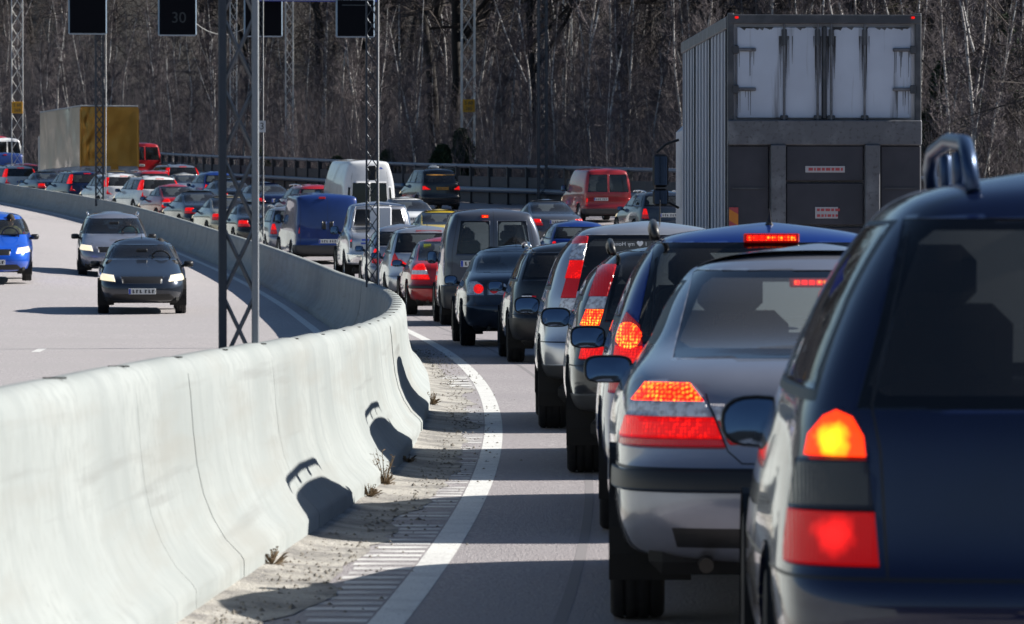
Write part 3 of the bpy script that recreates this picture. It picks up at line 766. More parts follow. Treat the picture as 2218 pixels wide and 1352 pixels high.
# --- B: silver saloon
sp = dict(mx=.06, W=1.76, L=4.47, H=1.435, belt=1.045, wy=(.98, 3.71), chr=1, fseat=2.3, bench=1.45, yb=1.0, cr=.40, HW=[.88, .95, .99, .99, .975, .985, .945, .80, .72, .625, .575, .40])
sp['R'] = [(.26, .17), (.31, .06), (.44, 0), (.60, .0), (.635, .05), (.78, .07), (1.00, .12), (1.045, .86), (1.22, 1.17), (1.335, 1.48), (1.375, 1.6), (1.432, 1.95)]; sp['F'] = default_F(1.435, 1.03, .78, 1.3, .8)
B = Body(sp, 3); windows(B, sp, gclear, gmid, rw=(.66, .55), rz=(1.045, 1.335), doors=(.30, 1.75, 2.55))
B.rear('tail_lamp', litstop, [(.50, .872), (.765, .872), (.715, .935), (.55, .935)], .46, .008)
B.rear('tail_lamp', clearlens, [(.465, .815), (.785, .815), (.766, .870), (.498, .870)], .46, .008)
B.rear('tail_lamp', litred, [(.43, .735), (.81, .735), (.787, .813), (.463, .813)], .48, .008)
B.rear('tail_lamp', redlens, [(.42, .705), (.82, .705), (.811, .733), (.428, .733)], .48, .008)
B.rear('lid_lamp', redlens, [(.30, .715), (.405, .715), (.448, .80), (.30, .80), (.285, .76)], .4, .008)
B.rear('lid_lamp', clearlens, [(.31, .803), (.449, .803), (.478, .862), (.33, .862)], .4, .008)
B.line('R', [(.492, .90), (.487, .88), (.412, .69), (.36, .645), (0, .64)], .006)
B.rear('=body', black, [(-1, .615), (1, .615), (1, .628), (-1, .628)], .9, 0, False)
B.rear('=bumper_strip', black, [(-1, .54), (1, .54), (1, .612), (-1, .612)], .75, .014, False)
B.rear('=body', black, [(-.60, .33), (.60, .33), (.62, .405), (-.62, .405)], .4, 0, False)
B.line('S', [(1.36, 1.0), (1.30, .6)]); doorlines(B, sp, (1.52, 2.55, 3.5)); B.wheel_holes(.35); front_face(B, sp)
g = G(); g.box((0, 0, 0), (.40, .10, .05), dash, .02)
finish_car('saloon_near', B, sp, plate=(0, .80, .06), stop=(0, 1.305, 1.50, .24, .026, litstop), mirr=(.93, .20, .115), extra=[])
# --- C: blue estate with rails
sp = dict(W=1.78, L=4.5, H=1.55, belt=1.06, wy=(.95, 3.6), fseat=2.3, cr=.34, HW=[.90, .96, 1, 1, 1, .985, .95, .90, .80, .70, .655, .46], railh=.05)
sp['R'] = R_wagon(1.55, 1.06, .34); sp['F'] = default_F(1.55, 1.05, .82)
B = Body(sp, 3); windows(B, sp, gmid, gdark, rw=(.74, .62), rz=(.985, 1.45), doors=(.35, 1.45, 2.45))
B.rear('tail_lamp', redlens, [(.70, .72), (1, .72), (1, .86), (.68, .86)], .34, .008)
B.rear('tail_lamp', litred, [(.66, .862), (1, .862), (1, .955), (.645, .955)], .34, .008)
B.rear('tail_lamp', redlens, [(.645, .957), (1, .957), (1, 1.10), (.73, 1.13), (.66, 1.06)], .36, .008)
B.rear('tail_lamp', litstop, disc(.715, 1.005, .065), .36, .008)
B.line('R', [(.60, .62), (.61, 1.0), (.57, 1.47)]); B.line('RR', [(-.60, .62), (.60, .62)])
doorlines(B, sp, (1.0, 1.45, 2.45, 3.3)); B.wheel_holes(); front_face(B, sp)
finish_car('blue_estate', B, sp, rails=True, stop=(0, 1.492, .42, .25, .032, litstop), antenna=(0, .75, .10, 'fin'), mirr=(.95, .19, .12), plate=(0, .80, .05))
# --- D: crossover with pillar lamps (the grey and the silver one differ in roof and lamp)
def crossover(name, H, tw, seg, glassz, low, wtop, W=1.79, lift=.12):
    sp = dict(W=W, L=4.5, H=H, belt=1.10, wr=.345, arch=.40, ww=.225, wy=(.86, 3.5), fseat=2.2, cr=.30, HW=[.90, .96, 1, 1, 1, .985, .955, .91, .83, wtop, wtop - .05, .46], railh=.05)
    sp['R'] = [(.40, .14), (.45, .05), (.55, 0), (.69, 0), (.72, .05), (.86, .07), (1.04, .09), (1.10, .12), ((1.10 + H) / 2, .22), (H - .11, .36), (H - .055, .42), (H - .008, .8)]; sp['F'] = default_F(H, 1.08, .92, 1.1, .8)
    B = Body(sp, 3); windows(B, sp, gdark, gdark, rw=glassz[2:], rz=glassz[:2], doors=(.30, 1.4, 2.4))
    for (m, z0, z1) in seg:
        def xi(z): return tw[0] + (tw[1] - tw[0]) * (z - tw[2]) / (tw[3] - tw[2])
        B.rear('tail_lamp', m, [(xi(z0), z0), (xi(z0) + .115, z0), (xi(z1) + .105, z1 - .003), (xi(z1), z1 - .003)], .62, .008)
    for (m, x0, z0, x1, z1) in low: B.rear('bumper_lamp', m, rect(x0, z0, x1, z1), .22, .006)
    B.rear('=body', black, [(-1, .695), (1, .695), (1, .705), (-1, .705)], .8, 0, False)
    B.rear('=bumper_skirt', trimgrey, [(-1, .36), (1, .36), (1, .52), (-1, .52)], .5, .006, False)
    doorlines(B, sp, (1.05, 1.4, 2.4, 3.2)); B.side('=body', trimgrey, [(1.2, .2), (3.1, .2), (3.1, .46), (1.2, .46)]); B.wheel_holes(.40); front_face(B, sp, hz=.76)
    return B, sp
B, sp = crossover('grey', 1.46, (.66, .555, .97, 1.33), [(litstop, .955, 1.055), (clearlens, 1.055, 1.135), (redlens, 1.135, 1.335)], (1.0, 1.40, .67, .58), [(litred, .63, .745, .95, .83)], .70)
finish_car('grey_crossover', B, sp, rails=True, mirr=(.965, .20, .13, .62), plate=(0, .85, .05), stop=None)
B, sp = crossover('silver', 1.63, (.60, .47, .95, 1.55), [(clearlens, .95, 1.045), (redlens, 1.045, 1.20), (litred, 1.20, 1.34), (clearlens, 1.34, 1.47), (redlens, 1.47, 1.53)], (1.12, 1.52, .64, .52), [], .66)
cur = bpy.data.curves.new('sticker', 'FONT'); cur.body = 'I \u2665 my Honda'; cur.size = .046; cur.extrude = .001
so_ = bpy.data.objects.new('t', cur); C.objects.link(so_); dg = bpy.context.evaluated_depsgraph_get(); tme = bpy.data.meshes.new_from_object(so_.evaluated_get(dg)); bpy.data.objects.remove(so_)
tme.transform(Matrix.Rotation(math.pi / 2, 4, 'X')); tme.transform(Matrix.Scale(-1, 4, Vector((1, 0, 0)))); tme.materials.clear(); tme.materials.append(mat('sticker_white', (.75, .75, .75), .5)); tme.name = 'window_sticker'
finish_car('silver_crossover', B, sp, rails=False, mirr=(.955, .21, .14, .62), plate=(0, .85, .05), extra=[('window_sticker', tme, None, (-.02, .27, 1.455), (-.35, 0, 0))], antenna=(.1, .8, .2, 'rod'))
# --- E: dark estate with chrome rails
def estate(name, H=1.48, belt=1.0, W=1.8, L=4.65, lampf=None, rg=gdark, rails=chrome, lv=2, lean=.30, top=.70, **kw):
    sp = dict(W=W, L=L, H=H, belt=belt, wy=(.98, L - .92), fseat=2.3, cr=.33, HW=[.90, .96, 1, 1, 1, .985, .955, .91, .82, top + .03, top - .02, .46], railh=.04)
    sp['R'] = R_wagon(H, belt, lean); sp['F'] = default_F(H, belt, .80)
    B = Body(sp, lv); windows(B, sp, rg, gmid, rw=(.76, top - .05), doors=(.28, 1.5, 2.5)); lampf(B)
    B.line('RR', [(-.62, .61), (.62, .61)]); B.rear('=body', black, [(-1, .60), (1, .60), (1, .609), (-1, .609)], .8, 0, False)
    doorlines(B, sp, (1.05, 1.5, 2.5, 3.4)); B.wheel_holes(); front_face(B, sp)
    finish_car(name, B, sp, rails=rails, **kw)
def lampE(B):
    B.rear('tail_lamp', clearlens, rect(.60, .765, 1, .835), .20, .008); B.rear('tail_lamp', redlens, rect(.55, .765, .598, .835), .2, .008)
    B.rear('tail_lamp', litred, rect(.55, .66, 1, .763), .20, .008); B.rear('=body', black, rect(-1, .28, 1, .56), .6, 0, False)
estate('dark_estate', lampf=lampE, rg=gdark, mirr=(.93, .20, .13), plate=(0, .80, .05), lv=2)
def lampV(B):    # lamps that climb the pillars and end in a foot
    B.rear('tail_lamp', litred, [(.70, .80), (.95, .80), (.95, 1.02), (.705, 1.02)], .20, .010); B.rear('tail_lamp', redlens, [(.55, .72), (.95, .72), (.95, .80), (.66, .80)], .22, .010)
    B.rear('tail_lamp', litred, [(.70, 1.02), (.85, 1.02), (.70, 1.40), (.60, 1.40)], .62, .010); B.rear('=body', black, rect(-1, .28, 1, .46), .6, 0, False)
estate('pillar_lamp_estate', 1.54, 1.02, 1.86, 4.8, lampV, gdark, black, 2, .26, .72, mirr=(.98, .2, .13), plate=(0, .80, .05), stop=(0, 1.45, .36, .3, .03, litred))
def lampT(B):    # triangular lamp pointing inboard
    B.rear('tail_lamp', redlens, [(.62, .90), (.95, .84), (.95, 1.12), (.74, 1.14)], .26, .010); B.rear('tail_lamp', litred, [(.42, .82), (.95, .82), (.95, .90), (.60, .94)], .26, .010)
    B.rear('reflector', redlens, rect(.48, .42, .66, .47), .3, .006)
estate('tall_hatch', 1.60, 1.05, 1.82, 4.3, lampT, gmid, None, 2, .40, .70, mirr=(.98, .2, .13), plate=(0, .75, .05), stop=(0, 1.51, .50, .5, .03, redlens), antenna=(0, 1.0, .12, 'rod'))
def lampQ(B):
    B.rear('tail_lamp', litred, [(.60, .80), (.95, .80), (.95, .95), (.64, .97)], .25, .010); B.rear('tail_lamp', redlens, [(.58, .68), (.95, .68), (.95, .80), (.60, .80)], .25, .010)
estate('small_estate', 1.48, 1.0, 1.74, 4.35, lampQ, gmid, chrome, 2, .32, .70, mirr=(.94, .18, .12), plate=(0, .78, .05))
estate('plain_estate', 1.46, .99, 1.76, 4.6, lampQ, gdark, black, 2, .24, .72, mirr=(.94, .18, .12), plate=(0, .76, .05))
def lampM(B):
    B.rear('tail_lamp', litred, [(.50, .88), (.95, .86), (.95, 1.0), (.72, 1.02)], .28, .010)
    B.rear('=body', platey, [(-.62, 1.475), (.62, 1.475), (.60, 1.51), (-.60, 1.51)], .6, 0, False)
estate('taxi_mpv', 1.74, 1.12, 1.84, 4.8, lampM, gdark, black, 2, .36, .74, mirr=(1.05, .2, .15), plate=(0, .92, .05), platecol=True,
       extra=[])
# --- F: saloons
def saloon(name, H=1.42, belt=1.03, deck=1.0, W=1.76, L=4.5, lampf=None, rg=gmid, lv=2, tail=.95, **kw):
    sp = dict(W=W, L=L, H=H, belt=belt, wy=(1.0, L - .82), fseat=2.3, bench=1.45, yb=1.0, cr=.42, HW=[.88, .95, .99, 1, .985, .985, .945, .83, .75, .65, .60, .42])
    sp['R'] = R_sedan(H, belt, deck - .03, tail); sp['F'] = default_F(H, belt - .01, .77, 1.25, .85)
    B = Body(sp, lv); windows(B, sp, rg, gmid, rw=(.70, .58), rz=(belt + .015, H - .09), doors=(.28, 1.7, 2.55)); lampf(B)
    B.rear('=body', black, [(-1, .585), (1, .585), (1, .594), (-1, .594)], .9, 0, False)
    doorlines(B, sp, (1.5, 2.55, 3.45)); B.wheel_holes(.35); front_face(B, sp)
    finish_car(name, B, sp, **kw)
def lampR(B):
    B.rear('tail_lamp', clearlens, [(.56, .735), (1, .735), (1, .90), (.66, .93), (.58, .88)], .36, .006); B.rear('tail_lamp', litred, disc(.635, .825, .068), .3, .009)
    B.rear('lid_lamp', clearlens, [(.22, .74), (.51, .74), (.51, .85), (.27, .90), (.22, .84)], .3, .005); B.rear('lid_lamp', redlens, disc(.42, .82, .062), .3, .008)
    B.line('R', [(.545, .98), (.535, .70), (.42, .58)]); B.rear('=body', black, [(-.98, .70), (.98, .70), (.98, .707), (-.98, .707)], .6, 0, False)
saloon('round_lamp_saloon', 1.435, 1.06, 1.03, 1.78, 4.54, lampR, gmid, 3, .85, mirr=(.93, .19, .14, .7), plate=(0, .62, .02), antenna=(0, 2.1, .18, 'rod'))
def lampS(B):
    B.rear('tail_lamp', litred, [(.50, .78), (1, .78), (1, .88), (.52, .88)], .34, .010); B.rear('tail_lamp', redlens, [(.45, .70), (1, .70), (1, .78), (.48, .78)], .34, .010)
    B.line('R', [(.44, .97), (.43, .62)])
saloon('plain_saloon', 1.42, 1.03, .99, 1.75, 4.5, lampS, gmid, 2, mirr=(.93, .18, .12), plate=(0, .80, .05), antenna=(0, 2.2, .12, 'rod'))
def lampH(B):
    B.rear('tail_lamp', litred, [(.50, .86), (1, .86), (1, .96), (.55, .98)], .34, .010); B.rear('tail_lamp', clearlens, [(.47, .78), (1, .78), (1, .86), (.50, .86)], .34, .010)
    B.rear('tail_lamp', litred, [(.44, .69), (1, .69), (1, .78), (.47, .78)], .34, .010); B.rear('bumper_strip', black, rect(0, .52, 1, .57), .5, .012)
    B.line('R', [(.43, .98), (.42, .62)])
saloon('red_saloon_body', 1.46, 1.04, 1.02, 1.74, 4.48, lampH, gmid, 2, .75, mirr=(.95, .20, .13, .7), plate=(0, .80, .05))
estate('small_hatch', 1.44, 1.0, 1.72, 4.1, lampQ, gmid, None, 2, .45, .68, mirr=(.94, .18, .12), plate=(0, .74, .05), antenna=(0, 1.0, .15, 'rod'))
# --- vans
def van(name, H, W, L, lampf, rg=None, rwz=None, tw=.86, lv=2, belt=1.15, rear=None, wr=.33, **kw):
    sp = dict(W=W, L=L, H=H, belt=belt, wy=(.95, L - .85), wr=wr, arch=.37, fseat=L - 2.0, cr=.16, crown=.03, HW=[.93, .97, 1, 1, 1, .995, .985, .97, .93, tw + .03, tw, .6], rf=.97, yb=L - 2.6, bench=L - 2.9)
    sp['R'] = rear or [(.28, .12), (.34, .04), (.45, 0), (.58, .0), (.62, .04), (.85, .045), (1.05, .055), (belt, .065), ((belt + H) / 2, .10), (H - .16, .16), (H - .07, .22), (H - .01, .5)]
    sp['F'] = default_F(H, belt, .95, .85, .9)
    B = Body(sp, lv); lampf(B, sp)
    windows(B, sp, None, gmid, doors=None); yf0 = L - sp['F'][7][1]
    B.side('side_window', gmid, [(yf0 - 1.0, belt + .05), (yf0 - .25, belt + .05), (yf0 - .45, min(H - .2, belt + .6)), (yf0 - .98, min(H - .2, belt + .6))])
    B.line('S', [(yf0 - 1.05, H - .15), (yf0 - 1.05, .4)]); B.line('S', [(yf0 - 2.1, H - .15), (yf0 - 2.1, .4)])
    B.wheel_holes(.37); front_face(B, sp, hz=.74)
    finish_car(name, B, sp, exhaust=False, **kw)
def rwin(B, g_, x0, z0, x1, z1, lim=.6, c=.05, top=None):
    top = x1 if top is None else top
    for sd in (1, -1):
        o_ = [(x0 - .02, z0 - .02), (x1 + .02, z0 - .02), (top + .02, z1 + .02), (x0 - .02, z1 + .02)]
        p = [(x0 + c, z0), (x1 - c, z0), (x1, z0 + c), (top, z1 - c), (top - c, z1), (x0 + c, z1), (x0, z1 - c), (x0, z0 + c)]
        B.rear('=rear_window#' + str(sd), gblack, [(x * sd, z) for x, z in o_], lim, -.001, False); B.rear('=rear_window#' + str(sd), g_, [(x * sd, z) for x, z in p], lim, -.001, False)
def lampG(B, sp):
    rwin(B, gmid, .09, 1.27, .63, 1.80, top=.55)
    B.rear('tail_lamp', litstop, rect(.755, 1.02, .90, 1.17), .10, .008); B.rear('tail_lamp', smokelens, rect(.755, .93, .90, 1.02), .1, .008); B.rear('tail_lamp', redlens, rect(.755, .80, .90, .93), .1, .008)
    B.line('RR', [(0, .62), (0, 2.0)]); B.line('R', [(.73, .62), (.72, 1.3), (.60, 1.95)]); B.rear('=bumper', trimgrey, rect(-1, .30, 1, .70), .5, .012, False)
van('grey_panel_van', 2.02, 1.82, 4.1, lampG, tw=.76, lv=3, stop=(-.15, 1.90, .18, .10, .045, litstop), mirr=(1.17, .17, .22, .6), plate=(-.32, 1.08, .045))
def lampK(B, sp):
    B.rear('tail_lamp', litred, rect(.80, 1.22, .95, 1.50), .12, .010); B.rear('tail_lamp', smokelens, rect(.80, 1.05, .95, 1.22), .12, .010); B.rear('tail_lamp', redlens, rect(.80, .88, .95, 1.05), .12, .010)
    B.line('RR', [(0, .55), (0, 1.95)]); B.line('R', [(.78, .55), (.78, 1.8), (.72, 1.92)]); B.rear('=bumper', trimgrey, rect(-1, .30, 1, .55), .5, .012, False)
    B.rear('door_handle', black, rect(.06, 1.0, .16, 1.22), .2, .02)
van('panel_van', 2.0, 1.92, 4.8, lampK, tw=.91, stop=(-.15, 1.89, .16, .16, .04, redlens), mirr=(1.25, .2, .28, .6), plate=(0, .66, -.0))
def lampO(B, sp):
    rwin(B, gdark, .05, 1.12, .74, 1.72, top=.66)
    B.rear('tail_lamp', litred, rect(.76, .74, .95, .88), .12, .010); B.rear('tail_lamp', redlens, rect(.76, .60, .95, .74), .12, .010)
    B.line('RR', [(0, .9), (0, 1.85)]); B.rear('=bumper', trimgrey, rect(-1, .30, 1, .50), .5, .012, False)
van('window_van', 1.94, 1.86, 4.7, lampO, tw=.80, mirr=(1.2, .18, .24, .6), plate=(-.28, .84, .04), belt=1.05)
def lampP(B, sp):
    rwin(B, gblack, .03, .95, .62, 1.80, top=.58, c=.10)
    B.rear('corner_window', gblack, [(.70, 1.15), (.80, 1.15), (.76, 1.66), (.68, 1.66)], .5, -.002)
    B.rear('tail_lamp', litred, rect(.86, .80, 1.0, 1.10), .12, .010)
    B.line('RR', [(0, .55), (0, 2.4)]); B.line('R', [(.66, .6), (.65, 1.9), (.60, 2.2)])
    B.rear('=body', plateb, [(.30, 2.30), (.50, 2.30), (.42, 2.36), (.38, 2.36)], .6, 0, False)
van('high_roof_van', 2.60, 2.0, 5.9, lampP, tw=.72, mirr=(1.35, .22, .32, .6), plate=(0, .62, .02), belt=1.2, wr=.34,
    stop=(0, 2.49, .24, .2, .03, redlens))
# taxi sign for the MPV
g = G(); g.box((0, 0, .05), (.42, .22, .10), mat('taxi_sign_white', (.7, .72, .72), .4), .04); g.box((0, 0, .12), (.24, .16, .05), MATS['taxi_sign_white'], .02)
ARCH['taxi_mpv'].append(('roof_sign', g.mesh('roof_sign'), None, (0, 1.6, 1.75)))
# --- pickup: shell of a cab and a separate bed
sp = dict(W=1.86, L=5.2, H=1.88, belt=1.28, wr=.37, arch=.42, ww=.25, wy=(1.15, 4.25), fseat=3.0, yb=2.0, bench=2.3, cr=.15, HW=[.93, .97, .99, .99, .99, .99, .975, .86, .82, .76, .70, .5])
sp['R'] = [(.42, .10), (.47, .03), (.6, 0), (.72, .0), (.76, .03), (.95, .03), (1.20, .05), (1.22, 1.75), (1.5, 1.95), (1.74, 2.05), (1.82, 2.12), (1.875, 2.4)]; sp['F'] = default_F(1.88, 1.24, 1.02, 1.2, .8)
B = Body(sp, 2)
B.rear('tail_lamp', litred, rect(.78, .98, .95, 1.14), .12, .010); B.rear('tail_lamp', smokelens, rect(.78, .84, .95, .98), .12, .010)
B.rear('=rear_window', gmid, [(-.62, 1.33), (.62, 1.33), (.54, 1.72), (-.54, 1.72)], 2.4, -.002, False)
B.side('side_window', gmid, [(2.05, 1.30), (2.7, 1.30), (2.7, 1.72), (2.25, 1.72)]); B.side('side_window#b', gmid, [(2.78, 1.30), (3.7, 1.30), (3.2, 1.72), (2.78, 1.72)])
B.line('R', [(.76, .78), (.76, 1.19)]); B.rear('=bumper', chrome, rect(-.95, .50, .95, .70), .3, .02, False); B.rear('=body', plateb, rect(-.55, 1.0, -.35, 1.04), .3, 0, False); B.rear('=body', plateb, rect(-.57, .92, -.33, .96), .3, 0, False)
B.wheel_holes(.42); front_face(B, sp, hz=.84)
g = G()
for sd in (1, -1):
    g.tube([(sd * .72, 1.5, 1.22), (sd * .66, 1.62, 1.60), (sd * .58, 1.66, 1.80), (0, 1.68, 1.84)], .032, chrome, 8)
g.box((.0, 1.4, 1.48), (.50, .30, .62), mat('toolbox_white', (.6, .62, .66), .5), .03)
finish_car('pickup_body', B, sp, mirr=(1.2, .2, .2, .6), plate=(0, .60, -.03), extra=[('roll_bar', g.mesh('roll_bar', False), None)], exhaust=False)
# ---------------------------------------------------------------- drivers: one continuous seated figure
def person_mesh(jacket, skin, hair, cap=False):
    J = {'pel': (0, 0, .10), 'sp': (0, -.05, .32), 'ch': (0, -.09, .50), 'nk': (0, -.09, .66), 'h0': (0, -.07, .72), 'h1': (0, -.065, .81), 'h2': (0, -.075, .88),
         'sl': (-.17, -.09, .58), 'el': (-.25, .10, .36), 'wl': (-.17, .34, .48), 'hl': (-.15, .42, .52), 'sr': (.17, -.09, .58), 'er': (.25, .10, .36), 'wr': (.17, .34, .48), 'hr': (.15, .42, .52),
         'kl': (-.13, .44, .16), 'al': (-.13, .62, -.22), 'tl': (-.13, .76, -.24), 'kr': (.13, .44, .16), 'ar': (.13, .62, -.22), 'tr': (.13, .76, -.24)}
    Rr = {'pel': .17, 'sp': .15, 'ch': .165, 'nk': .055, 'h0': .07, 'h1': .093, 'h2': .07, 'sl': .075, 'el': .05, 'wl': .032, 'hl': .035, 'sr': .075, 'er': .05, 'wr': .032, 'hr': .035, 'kl': .075, 'al': .045, 'tl': .04, 'kr': .075, 'ar': .045, 'tr': .04}
    E_ = [('pel', 'sp'), ('sp', 'ch'), ('ch', 'nk'), ('nk', 'h0'), ('h0', 'h1'), ('h1', 'h2'), ('ch', 'sl'), ('sl', 'el'), ('el', 'wl'), ('wl', 'hl'), ('ch', 'sr'), ('sr', 'er'), ('er', 'wr'), ('wr', 'hr'), ('pel', 'kl'), ('kl', 'al'), ('al', 'tl'), ('pel', 'kr'), ('kr', 'ar'), ('ar', 'tr')]
    ks = list(J); me = bpy.data.meshes.new('p'); me.from_pydata([J[k] for k in ks], [(ks.index(a_), ks.index(b_)) for a_, b_ in E_], [])
    o = bpy.data.objects.new('p', me); C.objects.link(o); md = o.modifiers.new('k', 'SKIN')
    for i, k in enumerate(ks): me.skin_vertices[0].data[i].radius = (Rr[k], Rr[k] * (.75 if k in ('pel', 'sp', 'ch') else 1)); me.skin_vertices[0].data[i].use_root = (k == 'pel')
    o.modifiers.new('s', 'SUBSURF').levels = 2
    dg = bpy.context.evaluated_depsgraph_get(); m2 = bpy.data.meshes.new_from_object(o.evaluated_get(dg)); bpy.data.objects.remove(o)
    m2.materials.clear()
    for m in (jacket, skin, mat('trousers_dark', (.02, .022, .03), .9)): m2.materials.append(m)
    for p in m2.polygons:
        c = p.center; p.material_index = 1 if (c.z > .665 or c.y > .37 and c.z > .3 and abs(c.x) < .22 and c.z > .40) else (2 if c.z < .18 else 0); p.use_smooth = True
    m2.name = 'person'
    # hair as a cap over the skull
    g = G(); k = g.mi(hair); n = 12
    for i in range(7):
        ph = i / 6 * math.pi * .62; rr = .108 if not cap else .115
        for j in range(n):
            a_ = j * math.tau / n; back = 1.08 if math.sin(a_) < 0 else .95
            g.v.append((rr * .88 * math.sin(ph) * math.cos(a_), -.075 + rr * 1.05 * back * math.sin(ph) * math.sin(a_), .815 + rr * 1.05 * math.cos(ph)))
    for i in range(6):
        for j in range(n): g.f.append((i*n+j, i*n+(j+1) % n, (i+1)*n+(j+1) % n, (i+1)*n+j)); g.m.append(k)
    g2 = G(); fm = mat('eye_dark', (.02, .015, .01), .3)
    for sx in (-1, 1): g2.box((sx * .033, .022, .815), (.022, .01, .010), fm)
    g2.box((0, .034, .79), (.022, .03, .035), skin, .008); g2.box((0, .022, .755), (.045, .008, .008), mat('lips', (.25, .08, .07), .6))
    for sx in (-1, 1): g2.box((sx * .092, -.06, .80), (.015, .035, .05), skin, .006)
    return m2, g.mesh('hair', True), g2.mesh('face')
skin = mat('skin', (.42, .24, .17), .6); jk = mat('dark_jacket', (.016, .017, .021), .9); hairm = mat('dark_hair', (.012, .010, .009), .8)
PM = person_mesh(jk, skin, hairm); PM2 = person_mesh(mat('teal_shirt', (.05, .16, .16), .9), skin, mat('brown_hair', (.06, .035, .02), .8)); PM3 = person_mesh(mat('yellow_top', (.3, .26, .1), .9), skin, hairm)
def driver(car_o, label, pm=PM, x=-.36, y=2.32, z=.62, s=1.0, group=None):
    M = Matrix.Translation(car_o.location) @ car_o.rotation_euler.to_matrix().to_4x4()
    p = M @ Vector((x, y, z)); o = obj('person', pm[0]); o.location = p; o.rotation_euler = car_o.rotation_euler; o.scale = (s, s, s)
    tag(o, label, 'person', group); obj('hair', pm[1], o); obj('face', pm[2], o); return o

# ---------------------------------------------------------------- traffic
navy = paint('paint_navy', (.003, .008, .040), .2, .30); silver = paint('paint_silver', (.25, .265, .32), .5, .28); blue = paint('paint_blue', (.008, .035, .21), .3, .28)
dgrey = paint('paint_dark_grey', (.035, .036, .042), .5, .3); lsilver = paint('paint_light_silver', (.56, .57, .60), .75, .33); blackp = paint('paint_black', (.008, .009, .011), .1, .25)
slate = paint('paint_slate', (.030, .038, .055), .5, .3); grey = paint('paint_grey', (.075, .085, .11), .4, .35); redp = paint('paint_red', (.36, .012, .016), .1, .3); wine = paint('paint_wine', (.27, .012, .018), .1, .4)
whitep = paint('paint_white', (.70, .71, .72), 0, .3); yellowp = paint('paint_yellow', (.62, .46, .05), 0, .35); beige = paint('paint_beige', (.42, .34, .20), .3, .35); brightblue = paint('paint_bright_blue', (.01, .10, .62), .2, .3)
vanblue = paint('paint_van_blue', (.012, .035, .16), .1, .35); champ = paint('paint_champagne', (.40, .37, .28), .5, .35)
redl2 = redlens
HD = {}
def put(arch, nm, px, D, *a_, **k): k.setdefault('rz', HEAD(D) + R(9) * sm(D, 110, 190)); f_ = 1 + .12 * sm(D, 125, 165); px += 9 * sm(D, 125, 165); k.setdefault('scale', (f_, f_, f_)); return car(arch, nm, (px - 1109) * D / 10000, D, *a_, **k)   # px: bearing of the rear centre, in ten-thousandths of a radian from the view axis
Q = 'cars queueing in the lane beside the barrier'; Q2 = 'cars queueing in the second lane'; Q3 = 'vehicles in the outer lane'
c1 = car('near_estate', 'estate_car', 1.485, 11.1, 'dark navy estate car nearest the camera at the right edge with an arched roof rail', 'car', navy, Q, rz=R(-1.6))
car('plain_estate', 'estate_car', 1.68, .5, 'added unseen black estate behind the nearest navy estate, for its dark reflection', 'car', blackp, Q, rz=0)  # added out of view so the navy estate's rear has something dark to reflect
c2 = car('saloon_near', 'saloon_car', 1.21, 17.0, 'silver saloon with a dark bumper strip just ahead of the nearest navy estate', 'car', silver, Q, rz=R(-1.4))
c3 = car('blue_estate', 'estate_car', 1.29, 22.7, 'bright-edged dark blue estate with wide glowing roof brake lamp ahead of the silver saloon', 'car', blue, Q, rz=R(-1.2))
c4 = car('grey_crossover', 'crossover_car', 1.21, 28.8, 'charcoal crossover with amber-lit pillar lamp between the blue estate and the silver crossover', 'car', dgrey, Q, rz=R(-.6))
c5 = car('silver_crossover', 'crossover_car', 1.08, 36.0, 'silver crossover with tall pillar lamps and a sticker in its rear window', 'car', lsilver, Q, rz=R(.2))
c6 = car('dark_estate', 'estate_car', .85, 56.6, 'black estate with chrome roof rails between the silver crossover and the round-lamp saloon', 'car', blackp, Q)
c7 = car('round_lamp_saloon', 'saloon_car', .17, 65.6, 'slate blue saloon with round red tail lamps', 'car', slate, Q)
c8 = car('grey_panel_van', 'small_van', -.31, 80, 'dark grey van with two rear windows and a lit heart-shaped high brake lamp', 'van', grey, Q, rz=R(4.0))
c9 = car('red_saloon_body', 'saloon_car', -1.10, 87, 'red saloon with a yellow note in its rear window, left of the grey van', 'car', redp, Q)
g = G(); g.box((0, 0, 0), (.14, .004, .09), mat('note_yellow', (.75, .75, .08), .6)); g.build('paper_note', c9, loc=(-.42, 1.20, 1.30))
c10 = car('tall_hatch', 'hatchback_car', -1.66, 94, 'pale silver tall hatchback with triangular red lamps left of the red saloon', 'car', lsilver, Q)
c11 = car('small_hatch', 'hatchback_car', -2.28, 101, 'silver-blue hatchback seen through the lattice mast at the bend', 'car', silver, Q, scale=(1.02, 1, 1.08))
c12 = car('pickup_body', 'pickup_truck', -2.98, 108.5, 'light silver pickup with a white toolbox and roll bar in its bed', 'pickup', lsilver, Q, z=.1)
c13 = car('panel_van', 'panel_van', -5.22, 131, 'windowless dark blue panel van above the dark barrier', 'van', vanblue, Q, rz=HEAD(131) + R(3))
put('small_estate', 'estate_car', 642, 139, 'silver estate peeping out left of the blue panel van', 'car', silver, Q)
put('plain_saloon', 'saloon_car', 570, 147, 'dark saloon half hidden behind the nearest lattice mast', 'car', blackp, Q)
put('plain_saloon', 'saloon_car', 510, 156, 'beige saloon directly behind the nearest lattice mast', 'car', champ, Q)
put('plain_saloon', 'saloon_car', 447, 166, 'black saloon between the red saloon and the beige saloon by the barrier', 'car', slate, Q)
put('red_saloon_body', 'saloon_car', 394, 178, 'bright red saloon between the two white estates and the black saloon', 'car', redp, Q)
put('pillar_lamp_estate', 'estate_car', 342, 198, 'white estate with pillar lamps, its high brake lamp above the red saloon', 'car', whitep, Q)
put('pillar_lamp_estate', 'estate_car', 264, 209, 'white estate with pillar lamps behind the thin lattice gantry leg', 'car', whitep, Q)
